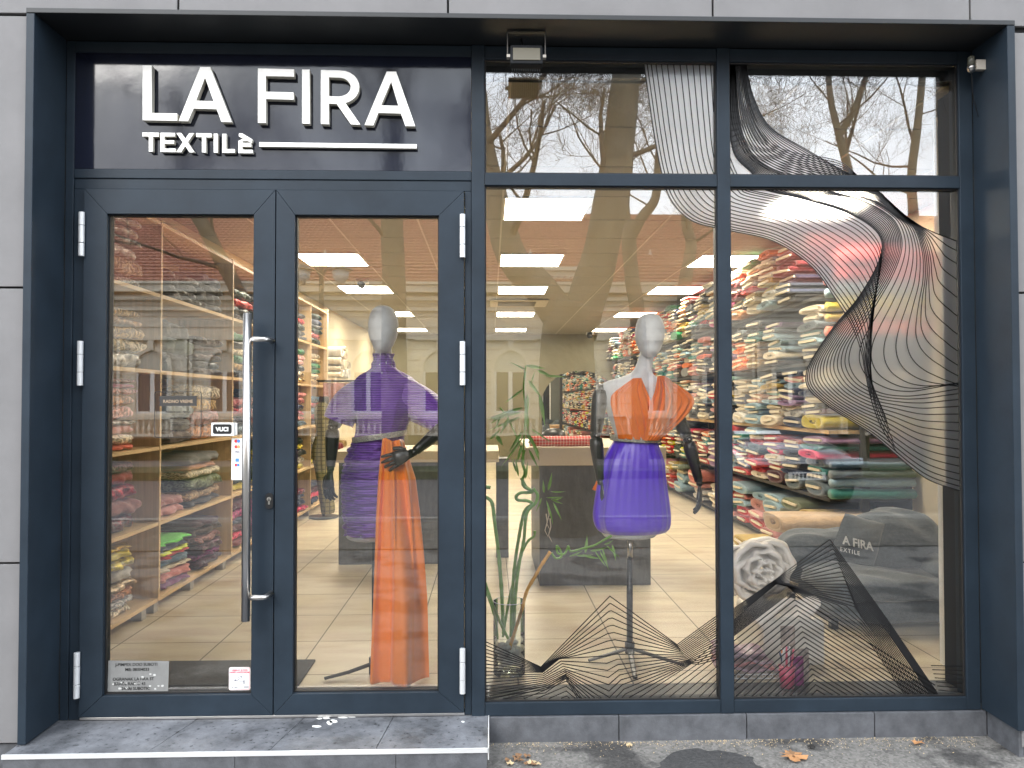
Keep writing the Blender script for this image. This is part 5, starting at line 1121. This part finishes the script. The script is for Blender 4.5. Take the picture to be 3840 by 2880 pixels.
b.obj('white_lettering', letter_m, cu_)

bx = thing('display_table', 'white rounded side table beside the armchair holding the satin rose', 'table', (2.98, .72, FZ))
b = MB(); wt = mat('white_melamine', (.72, .68, .60), .4)
plate(b, [rrect(2.86, 3.155, -.1, .268, .022, 6)], .72, .40); q = b.obj('table_body', wt, bx, bevel=.003)
for vtx in q.data.vertices:
    vtx.co.z = max(vtx.co.z, FZ+.001)
ro = thing('satin_rose', 'large cream satin fabric rose with draped folds on the side table', 'fabric rose', (2.93, .66, .45))
b = MB(); C0 = aY(1655, 1240, .56); r3 = random.Random(4)
def rose_band(turns, r0_, r1_, steps, ph, yb0, yb1):
    V = []; F = []; m_ = 11
    for i in range(steps+1):
        q = i/steps; a = ph+2*pi*turns*q; R0 = r0_+(r1_-r0_)*q**1.05
        wob = (.010+.05*R0)*sin(2.6*a+ph)+.05*R0*sin(4.3*a+1)+.004*sin(11*a)
        for j in range(m_):
            t = j/(m_-1); wd = .020+.16*R0
            if t < .65: rr_ = R0+wob*t+wd*.35*t; y = .052*(1-t/.65)
            else: k = (t-.65)/.35; rr_ = R0+wob*t+wd*(.23+.60*k)+.006*sin(7*a+ph)*k; y = .004-.010*sin(pi*k)+.016*k*k+.009*sin(5.3*a+2*ph)*k
            V.append((C0.x+rr_*cos(a)*1.06, C0.y+yb0+(yb1-yb0)*q**1.6+y, C0.z+rr_*sin(a)*.97))
    for i in range(steps):
        for j in range(m_-1): F.append((i*m_+j, i*m_+j+1, (i+1)*m_+j+1, (i+1)*m_+j))
    b.add(V, F)
rose_band(5.2, .006, .135, 420, .4, .0, .085)
rose_band(1.3, .10, .150, 150, 2.2, .075, .12)
b.grid(lambda s, t: (C0.x+(.02+.13*t)*cos(2*pi*s), C0.y+.10+.03*t, C0.z+(.02+.13*t)*sin(2*pi*s)), 30, 5)
b.obj('petals', rose_m, ro, smooth=True, solid=.003)
b = MB()
def dp(s, t):
    return (2.80+.33*s+.02*sin(6*t), .55+.05*sin(9*s+3*t)*.5, .36-.125*t*(.65+.5*sin(2.2*s*pi)**2)+.01*sin(14*s))
b.grid(dp, 50, 18); b.obj('draped_base', rose_m, ro, smooth=True, solid=.003)
pc_ = thing('pen_cup', 'pink pen cup full of white pens and pencils on the window floor', 'pen cup', (2.985, .38, FZ))
k0 = aZ(1700, 1484, FZ); cx_, cy_ = k0.x, k0.y
b = MB(); b.tube([(cx_, cy_, FZ+.001), (cx_, cy_, FZ+.09)], [.031, .034], 24); b.obj('cup', mat('pink_plastic', (.62, .08, .16), .3), pc_, smooth=True)
b = MB(); P = [(cx_+.035*cos(2*pi*i/24), cy_+.035*sin(2*pi*i/24), FZ+.09) for i in range(25)]; b.tube(P, .003, 6); b.obj('cup_rim', MATS['pink_plastic'], pc_, smooth=True)
pens = [mat('pen_white', (.75, .76, .74), .4), mat('pen_orange', (.75, .22, .04), .4), mat('pen_navy', (.03, .05, .14), .4), mat('pen_pink', (.75, .10, .18), .4)]
PENS = []
for k in range(17):
    a, q = r3.random()*6.28, r3.random()*.022; b = MB(); x, y = cx_+q*cos(a), cy_+q*sin(a); l = r3.uniform(.05, .085); tx, ty = r3.uniform(-.35, .2), r3.uniform(-.2, .2)
    b.tube([(x, y, FZ+.08), (x+tx*l, y+ty*l, FZ+.09+l), (x+tx*l*1.02, y+ty*l, FZ+.095+l)], [.0042, .0042, .0025], 8); o = b.obj('pen', pens[0 if k % 3 else rnd.choice((1, 2, 3))], smooth=True)
    PENS.append((x+tx*l, o, o.data.materials[0].name.split('_')[1]))
for k, (_, o, cn) in enumerate(sorted(PENS, key=lambda q: q[0])): tag(o, 'thin %s pen, %s from the left in the pink cup' % (cn, (['first']+ORD[1:])[k]), 'pen', 'pens in the pink cup')
gl_ = mat('glossy_print', (.40, .33, .28), .25, var=(22, .8)); mg_m = mat('purple_print', (.22, .03, .14), .3, var=(40, .5)); lilac_m = mat('lilac_print', (.45, .30, .36), .35, var=(30, .4))
for k, (u, hgt, lab, m_, th) in enumerate(((1722, .13, 'upright purple booklet leaning right of the pen cup', mg_m, -.08), (1738, .15, 'upright brown patterned booklet at the edge of the side table', gl_, .05), (1712, .24, 'tall magazine with leaf picture standing behind the pen cup', gl_, 0))):
    p = aZ(u, 1482-4*k, FZ); yy = p.y+.02*k; b = MB(); b.box(p.x-.035, p.x+.030, yy, yy+.008, FZ+.002, FZ+hgt); o = b.obj('magazine', m_, bevel=.001); tag(o, lab, 'magazine', 'printed matter in the window')
p = aZ(1620, 1483, FZ)
rk_ = thing('wire_tray', 'white wire tray holding folded lilac cloth on the window floor', 'tray', (2.74, .4, FZ)); b = MB()
for k in range(9): b.tube([(2.63+.033*k, .315, FZ+.03), (2.63+.033*k, .315, FZ+.012), (2.63+.033*k, .52, FZ+.012)], .0022, 5)
for z in (.032, .014): b.tube([(2.62, .313, FZ+z), (2.91, .313, FZ+z)], .0028, 5)
b.obj('tray_wire', white_m, rk_)
for k in range(4):
    b = MB(); z = FZ+.037+.022*k
    b.grid(lambda s, t: (2.60+.27*s-.02*k*s, .34+.16*t, z+.010*sin(9*s+k*2)+.008*sin(7*t+4*s)+.006*(1-s)*k), 24, 14); o = b.obj('folded_napkin', lilac_m if k != 1 else cloth_m, smooth=True, solid=.012); o.color = (.6, .2, .2, 1)
    tag(o, 'crumpled %s cloth in the white wire tray, %s layer' % (('lilac', 'red', 'pale lilac', 'mauve')[k], ORD[k]), 'cloth', 'cloths in the wire tray')
# ================================================================ STREET BEHIND THE CAMERA (seen mirrored in the panes)
YF = -16.0
wall_r = mat('ochre_plaster', (.56, .47, .36), .85, var=(2, .06)); trim_r = mat('stucco_trim', (.68, .60, .48), .8); plinth_r = mat('stone_plinth', (.22, .18, .15), .85, var=(3, .15))
tile_r = mat('red_roof_tile', (.36, .15, .10), .8, var=(6, .25)); blind_r = mat('roller_blind', (.55, .52, .44), .7); pane_r = mat('dark_window_pane', (.02, .025, .03), .08); wf_r = mat('white_window_frame', (.7, .68, .64), .5)
hs = thing('town_house', 'ornate ochre town house with red tiled roof across the street', 'building', (2, YF, GZ))
b = MB(); b.box(-26, 30, YF-6, YF, GZ-.1, 4.2)
b.obj('wall', wall_r, hs)
b = MB()
for k in range(13): b.box(-26, 30, YF, YF+.02, .72+.27*k, .72+.27*k+.235)
b.obj('rusticated_course', trim_r, hs)
b = MB(); b.box(-26, 30, YF+.021, YF+.12, GZ-.1, .42); b.obj('plinth', plinth_r, hs)
b = MB()
for (z0, z1__, d) in ((.42, .47, .20), (.92, .985, .16), (2.85, 2.93, .10), (3.55, 3.62, .14), (3.80, 3.90, .22), (3.98, 4.16, .42), (4.161, 4.22, .50)): b.box(-26, 30, YF+.022, YF+.022+d, z0, z1__)
b.obj('cornice', trim_r, hs)
XW = [-1.465+1.76*k for k in range(-9, 13)]
for x in XW:
    if x < -18 or x > 22: continue
    wdw = link('arched_window', None, hs) if False else None
    b = MB(); W_, z0, z1__ = .40, 1.02, 2.15
    A = [(x-W_-.09, z0-.04), (x+W_+.09, z0-.04)]+[(x+(W_+.09)*cos(radians(a)), z1__+(W_+.12)*sin(radians(a))) for a in range(0, 181, 12)]
    I = [(x-W_, z0), (x+W_, z0)]+[(x+W_*cos(radians(a)), z1__+(W_)*sin(radians(a))) for a in range(0, 181, 12)]
    add_mesh(b, curve_mesh(loops=[A, I], ext=.05), lambda c: (c.x, YF+.075-c.z, c.y)); b.box(x-.07, x+.07, YF+.126, YF+.20, z1__+W_+.02, z1__+W_+.26); b.box(x-.62, x+.62, YF+.022, YF+.17, z1__+W_+.27, z1__+W_+.33)
    wd = b.obj('window', trim_r, hs)
    b = MB(); b.box(x-W_, x+W_, YF+.0205, YF+.03, z0, z1__-.12); b.obj('window_pane', pane_r, wd)
    b = MB(); add_mesh(b, curve_mesh(loops=[[(x-W_, z1__-.12), (x+W_, z1__-.12)]+[(x+W_*cos(radians(a)), z1__+W_*sin(radians(a))) for a in range(0, 181, 12)]], ext=.01), lambda c: (c.x, YF+.035-c.z, c.y))
    for k in range(12): b.box(x-W_+.01, x+W_-.01, YF+.046, YF+.054, z1__-.11+.05*k, z1__-.11+.05*k+.035) if k < 9 else None
    b.obj('roller_shutter', blind_r, wd)
    b = MB()
    for q in ((x-.05, x+.05, z0, z1__-.1), (x-W_, x-W_+.05, z0, z1__-.1), (x+W_-.05, x+W_, z0, z1__-.1), (x-W_+.051, x-.051, z0, z0+.05), (x+.051, x+W_-.051, z0, z0+.05)): b.box(q[0], q[1], YF+.031, YF+.07, q[2], q[3])
    b.obj('window_frame', wf_r, wd)
    b = MB(); b.box(x-.60, x+.60, YF+.30, YF+.44, .88, .919); b.box(x-.60, x+.60, YF+.30, YF+.44, .471, .53)
    for k in range(8):
        xx = x-.49+.14*k; b.tube([(xx, YF+.37, .53), (xx, YF+.37, .56), (xx, YF+.37, .64), (xx, YF+.37, .74), (xx, YF+.37, .82), (xx, YF+.37, .88)], [.03, .022, .050, .030, .022, .035], 8)
    b.box(x-.66, x-.60, YF+.28, YF+.45, .471, .93); b.box(x+.60, x+.66, YF+.28, YF+.45, .471, .93)
    b.obj('balustrade', trim_r, hs)
    b = MB()
    for s in (-1, 1): b.box(x+.88*1+(-.10 if s < 0 else .03), x+.88+(-.03 if s < 0 else .10), YF+.021, YF+.11, 1.0, 2.84)
    b.obj('pilaster', trim_r, hs)
# roof with tile rows as geometry
def roof(b, x0, x1, ya, za, yb_, zb_, rows):
    for k in range(rows):
        t0, t1 = k/rows, (k+1)/rows; A0, A1 = ya+(yb_-ya)*t0, ya+(yb_-ya)*t1; Z0, Z1 = za+(zb_-za)*t0, za+(zb_-za)*t1; n = int((x1-x0)/.16)
        for i in range(n):
            xa = x0+(x1-x0)*i/n; xb = xa+(x1-x0)/n-.012; h = .045+.012*rnd.random()
            b.add([(xa, A0, Z0+h-.02), ((xa+xb)/2, A0+.02, Z0+h), (xb, A0, Z0+h-.02), (xb, A1, Z1), (xa, A1, Z1), (xa, A0, Z0-.01), (xb, A0, Z0-.01)], [(0, 1, 2, 3, 4), (0, 5, 6, 2, 1)], 0)
b = MB(); roof(b, -13.5, 20, YF+.5, 4.22, YF-4.5, 7.05, 24); b.obj('roof', tile_r, hs)
b = MB(); b.add([(-26, YF+.5, 4.21), (30, YF+.5, 4.21), (30, YF-4.6, 7.02), (-26, YF-4.6, 7.02)], [(0, 1, 2, 3)]); b.box(-26, 30, YF-4.8, YF-4.5, 6.9, 7.12); b.obj('roof_base', tile_r, hs)
for (u, v) in ((1146, 560), (1407, 560), (1610, 590), (700, 560)):
    p = aY(u, v, 17.2); b = MB(); x, z = p.x, p.z; yy = -17.3
    b.tube([(x, yy, z-.75), (x, yy, z-.30)], .18, 8); b.tube([(x, yy, z-.3), (x, yy, z-.26), (x, yy, z-.12), (x, yy, z-.02), (x, yy, z+.16), (x, yy, z+.3)], [.34, .34, .16, .2, .05, .01], 12); b.obj('roof_vent', trim_r, hs, smooth=False)
p0 = aY(1165, 592, 16.2); p1 = aY(1312, 640, 16.2)
b = MB(); b.box(p0.x, p1.x, YF-1.0, YF+.3, 4.0, p0.z); b.box(p0.x-.1, p1.x+.1, YF-1.1, YF+.4, p0.z, p0.z+.1); b.obj('attic_parapet', trim_r, hs)
# low hedge in front
hd = mat('clipped_hedge', (.035, .05, .018), .95, var=(5, .5), bump=(12, 1, .08)); b = MB()
b.grid(lambda s, t: (-26+56*s, YF+1.1+.25*sin(pi*t)+.06*sin(90*s), GZ+.55*sin(pi*min(t*1.0, 1))**.5+.05*sin(140*s)*sin(pi*t)), 300, 10); o = b.obj('hedge', hd); tag(o, 'low dark hedge along the front of the town house', 'hedge', None, 'stuff')
# street lamp
lp = aY(692, 860, 12); lx = lp.x; ly = -12
st_ = thing('street_lamp', 'twin-headed old-style street lamp across the street', 'street lamp', (lx, ly, GZ))
iron = mat('cast_iron_green', (.05, .055, .05), .5)
zt = aY(692, 545, 12).z
b = MB(); b.tube([(lx, ly, GZ), (lx, ly, GZ+.1), (lx, ly, GZ+.6), (lx, ly, 1.7), (lx, ly, 1.75), (lx, ly, 1.8), (lx, ly, zt)], [.16, .12, .07, .06, .09, .055, .045], 12); b.obj('pole', iron, st_)
for s in (-1, 1):
    b = MB(); b.tube(spline([(lx, ly, zt-.5), (lx+s*.15, ly, zt-.25), (lx+s*.32, ly, zt-.1), (lx+s*.38, ly, zt-.25)], 5), .02, 6); b.tube([(lx+s*.38, ly, zt-.22), (lx+s*.38, ly, zt-.34)], [.05, .24], 14); b.obj('lamp_head', iron, st_)
    b = MB(); b.tube([(lx+s*.38, ly, zt-.345), (lx+s*.38, ly, zt-.5), (lx+s*.38, ly, zt-.62)], [.17, .15, .05], 14); b.obj('lamp_glass', mat('milky_lamp_glass', (.5, .5, .48), .3), st_, smooth=True)
# bare plane trees
def grow(b, p, d, L_, r, dep, R, mid):
    n = 5 if dep > 1 else 3; P = [p]; q = Vector(p); dd = Vector(d).normalized()
    for i in range(n):
        dd = (dd+Vector((R.uniform(-1, 1), R.uniform(-1, 1), R.uniform(-.5, .9)))*(.20 if dep > 2 else .28)).normalized(); q = q+dd*L_/n; P.append(Vector(q))
    b.tube(P, [r*(1-.6*i/n) for i in range(n+1)], 7 if r > .03 else (4 if r > .008 else 3), mid, cap=False)
    if dep == 0: return
    kids = {5: 4, 4: 4, 3: 5, 2: 5, 1: 4}[dep]
    for k in range(kids):
        t = R.uniform(.25, 1); i = min(int(t*n), n-1); f = t*n-i; o_ = P[i].lerp(P[i+1], min(f, 1)); ax = (P[i+1]-P[i]).normalized()
        s = Vector((R.uniform(-1, 1), R.uniform(-1, 1), R.uniform(-.6, 1))); s = (s-ax*s.dot(ax)).normalized(); nd = (ax*R.uniform(.5, .9)+s*R.uniform(.6, 1.0)+Vector((0, 0, .1))).normalized()
        grow(b, o_, nd, L_*R.uniform(.5, .72), max(r*(1-.6*t)*R.uniform(.35, .55), .0028), dep-1, R, mid)
def limb_curve(pts, y, dy=0):
    out = []
    for i, (u, v) in enumerate(pts): p = aY(u, v, y+dy*i); out.append(Vector((p.x, -p.y, p.z)))
    return [Vector(q) for q in spline([tuple(p) for p in out], 5)]
def tree(label, limbs, seed, spread, dep=4):
    """limbs: (points in the mirrored view, virtual depth, depth drift, radii)"""
    R = random.Random(seed); first = limb_curve(limbs[0][0], limbs[0][1], limbs[0][2]); base = first[0]
    t = thing('plane_tree', label, 'tree', (base.x, base.y, GZ), 'bare street trees')
    b = MB()
    for L_ in limbs:
        P = limb_curve(L_[0], L_[1], L_[2]); n = len(P); pw = L_[6] if len(L_) > 6 else 1; rr_ = [L_[3][0]+(L_[3][1]-L_[3][0])*(i/(n-1))**pw for i in range(n)]; b.tube(P, [q*(1+.02*sin(i*1.1)) for i, q in enumerate(rr_)], 16, cap=True)
    b.obj('trunk', bark_m, t, smooth=True)
    b = MB()
    for L_ in limbs:
        P = limb_curve(L_[0], L_[1], L_[2]); n = len(P); n0 = L_[5] if len(L_) > 5 else n//3
        for k in range(L_[4]):
            i = min(n0+int((n-n0)*(k+.5)/L_[4]), n-1); d = Vector((R.uniform(-1, 1), R.uniform(-.7, .7), R.uniform(.1, 1))); r_ = (L_[3][0]+(L_[3][1]-L_[3][0])*i/n)
            grow(b, P[i], d, spread*R.uniform(.7, 1.15), r_*R.uniform(.16, .32), dep, R, 0)
    b.obj('crown', twig_m, t); return t
tree('nearest street tree behind the camera with a thick forked trunk', [([(1227, 1330), (1230, 1150), (1228, 950), (1226, 760), (1232, 690), (1240, 655)], 4.8, 0, (.31, .20), 0, 0, 3), ([(1245, 720), (1270, 640), (1300, 540), (1328, 380), (1350, 200), (1365, 60), (1370, -60)], 4.8, .12, (.22, .14), 5), ([(1222, 700), (1170, 625), (1110, 560), (1082, 480), (1062, 400), (1040, 300), (1030, 200)], 4.8, .15, (.19, .12), 5)], 11, 1.7)
tree('second street tree with a straight trunk across the road', [([(852, 1045), (852, 900), (850, 700), (850, 600), (846, 480), (850, 300), (840, 100)], 12.2, 0, (.28, .19), 7, 18)], 21, 2.6)
tree('third street tree to the right with a slim trunk and wide crown', [([(1856, 1040), (1852, 900), (1850, 600), (1840, 400), (1815, 290), (1795, 200), (1790, 60)], 12.2, 0, (.24, .043), 7, 12, .45), ([(1815, 290), (1850, 230), (1880, 140)], 12.2, 0, (.08, .05), 3)], 31, 2.2)
tree('fourth street tree at the far right with a leaning trunk', [([(1990, 1040), (1988, 800), (1978, 500), (1972, 380), (1985, 270), (1995, 150), (1990, 40)], 12.2, 0, (.17, .055), 7, 12, .5)], 41, 2.2)
tree('slim forked tree between the first and third trees', [([(1384, 1040), (1382, 800), (1377, 668), (1366, 600), (1360, 510), (1372, 480)], 12.3, 0, (.17, .14), 0), ([(1366, 505), (1388, 467), (1417, 425), (1425, 330), (1440, 200)], 12.5, 0, (.12, .07), 5), ([(1362, 520), (1352, 440), (1362, 330), (1350, 200)], 12.5, 0, (.10, .06), 4)], 51, 2.2)
tree('young street tree with a bent upper trunk', [([(1478, 1040), (1480, 800), (1478, 640), (1490, 560), (1494, 520), (1484, 470), (1500, 330), (1510, 150)], 12.4, 0, (.16, .08), 8, 12)], 61, 2.4)
tree('leaning tree seen above the left door', [([(585, 1040), (575, 800), (545, 700), (503, 611), (470, 550), (440, 490), (423, 460), (395, 380), (380, 200)], 12.2, 0, (.17, .12), 7, 16)], 71, 2.0)
# parked dark car across the road
cx0 = aY(1745, 1000, 7.4).x; cyn = -7.4
car = thing('parked_car', 'dark navy hatchback parked facing the shop across the road', 'car', (cx0, cyn-2, GZ-.12))
paint = mat('navy_car_paint', (.012, .016, .026), .25, coat=1); cg = mat('car_glass', (.02, .025, .03), .05); tyre = mat('tyre_rubber', (.02, .02, .02), .8); g0 = GZ-.12
b = MB(); secs = []
prof = [(0, .42, .62, .80), (-.12, .25, .72, .86), (-.5, .20, .84, .89), (-1.1, .20, .95, .90), (-1.5, .20, 1.0, .90), (-3.3, .20, 1.02, .90), (-3.9, .25, 1.0, .88), (-4.1, .4, .85, .80)]
V = []; F = []
for (dy, zl, zh, hw) in prof:
    for k in range(16):
        a = 2*pi*k/16; ca, sa = cos(a), sin(a); V.append((cx0+hw*(abs(ca)**.5)*(1 if ca > 0 else -1), cyn+dy, g0+(zl+zh)/2+(zh-zl)/2*(abs(sa)**.6)*(1 if sa > 0 else -1)))
for i in range(len(prof)-1):
    for k in range(16): F.append((i*16+k, i*16+(k+1) % 16, (i+1)*16+(k+1) % 16, (i+1)*16+k))
F.append(tuple(range(16))); F.append(tuple(range(7*16, 8*16)))
b.add(V, F); b.obj('body', paint, car, smooth=True)
b = MB(); q = [(-1.15, .94, .78), (-1.9, 1.42, .60), (-3.4, 1.44, .58), (-4.0, 1.0, .74)]; V = []
for (dy, z, hw) in q: V += [(cx0-hw, cyn+dy, g0+z), (cx0+hw, cyn+dy, g0+z)]
V += [(cx0-.80, cyn-1.15, g0+.93), (cx0+.80, cyn-1.15, g0+.93), (cx0-.80, cyn-4.0, g0+.93), (cx0+.80, cyn-4.0, g0+.93)]
b.add(V, [(0, 1, 3, 2), (4, 5, 7, 6), (0, 2, 4, 6, 10, 8), (1, 9, 11, 7, 5, 3)]); b.obj('windscreen_and_windows', cg, car)
b = MB(); b.box(cx0-.62, cx0+.62, cyn-3.4, cyn-1.85, g0+1.425, g0+1.46); b.obj('roof', paint, car, bevel=.01)
for s in (-1, 1):
    for dy in (-.8, -3.3):
        b = MB(); b.tube([(cx0+s*.70, cyn+dy, g0+.31), (cx0+s*.91, cyn+dy, g0+.31)], .31, 24); wh = b.obj('wheel', tyre, car)
        b = MB(); b.tube([(cx0+s*.912, cyn+dy, g0+.31), (cx0+s*.92, cyn+dy, g0+.31)], .2, 16); b.obj('rim', steel_m, wh)
    b = MB(); b.box(cx0+s*.66-.14, cx0+s*.66+.14, cyn-.09, cyn+.02, g0+.60, g0+.70); b.obj('headlight', mat('headlight_glass', (.5, .52, .55), .1), car, bevel=.02)
    b = MB(); b.box(cx0+s*.93-.08, cx0+s*.93+.08, cyn-1.35, cyn-1.2, g0+.92, g0+1.04); b.obj('wing_mirror', paint, car, bevel=.02)
b = MB(); b.box(cx0-.26, cx0+.26, cyn+.012, cyn+.025, g0+.40, g0+.51, 0)
for k in range(8): b.box(cx0-.21+.055*k, cx0-.18+.055*k, cyn+.026, cyn+.028, g0+.425, g0+.49, 1)
b.obj('number_plate', [white_m, black_m], car)
b = MB(); b.box(cx0-.42, cx0+.42, cyn-.004, cyn+.01, g0+.53, g0+.60); b.obj('grille', black_m, car)
b = MB(); b.add([(cx0-.62, cyn-1.18, g0+.985), (cx0+.1, cyn-1.18, g0+.985), (cx0+.1, cyn-1.26, g0+1.035), (cx0-.62, cyn-1.26, g0+1.035)], [(0, 1, 2, 3)]); b.obj('paper_on_windscreen', white_m, car)

# ================================================================ leaves and bits on the pavement
lf = [mat('dead_leaf_brown', (.20, .11, .055), .8), mat('dead_leaf_orange', (.38, .19, .08), .8), mat('dead_leaf_pale', (.50, .38, .22), .8), mat('dead_leaf_dark', (.02, .018, .016), .9)]
def ground_leaf(u, v, s, mi, lab, n=9):
    p = aZ(u, v, GZ+.006); a0 = rnd.random()*6.28; b = MB(); V = [(p.x, p.y, GZ+.012)]
    for k in range(n*2):
        a = a0+2*pi*k/(n*2); r_ = s*(1 if k % 2 else rnd.uniform(.45, .8))*rnd.uniform(.8, 1.15); V.append((p.x+r_*cos(a), p.y+r_*sin(a)*1.0, GZ+.006+.012*rnd.random()))
    b.add(V, [(0, 1+k, 1+(k+1) % (n*2)) for k in range(n*2)]); o = b.obj('fallen_leaf', lf[mi], solid=.001); tag(o, lab, 'leaf', 'dead leaves on the pavement')
ground_leaf(1715, 1635, .052, 1, 'large orange dead leaf on the dark tarmac patch')
ground_leaf(1712, 1633, .03, 0, 'brown shred under the large orange leaf')
ground_leaf(1982, 1606, .024, 1, 'small orange leaf near the right end of the plinth')
ground_leaf(1752, 1616, .018, 3, 'small black leaf scrap right of the tarmac patch')
ground_leaf(1359, 1612, .016, 2, 'pale leaf scrap left of the tarmac patch')
for k in range(12):
    ground_leaf(1095+6*k+rnd.random()*5, 1634+rnd.random()*22, rnd.uniform(.008, .018), rnd.choice((0, 0, 2, 0)), 'crumbled brown leaf, %s from the left in the heap beside the step' % (['first']+ORD[1:])[k], 5)
b = MB()
for k in range(700):
    u = 1060+rnd.random()*1050; v = 1592+abs(rnd.gauss(0, 1))*14; p = aZ(u, v, GZ+.002)
    if p.y > -.02: p.y = -.02-rnd.random()*.04
    s = rnd.uniform(.0015, .005); a = rnd.random()*3.14; b.add([(p.x-s*cos(a), p.y-s*sin(a), GZ+.002), (p.x+s*.3, p.y-s*.4, GZ+.004), (p.x+s*cos(a), p.y+s*sin(a), GZ+.003), (p.x-s*.2, p.y+s*.4, GZ+.005)], [(0, 1, 2, 3)])
o = b.obj('pavement_litter', lf[2]); tag(o, 'tiny dry plant crumbs scattered along the foot of the plinth', 'litter', None, 'stuff')
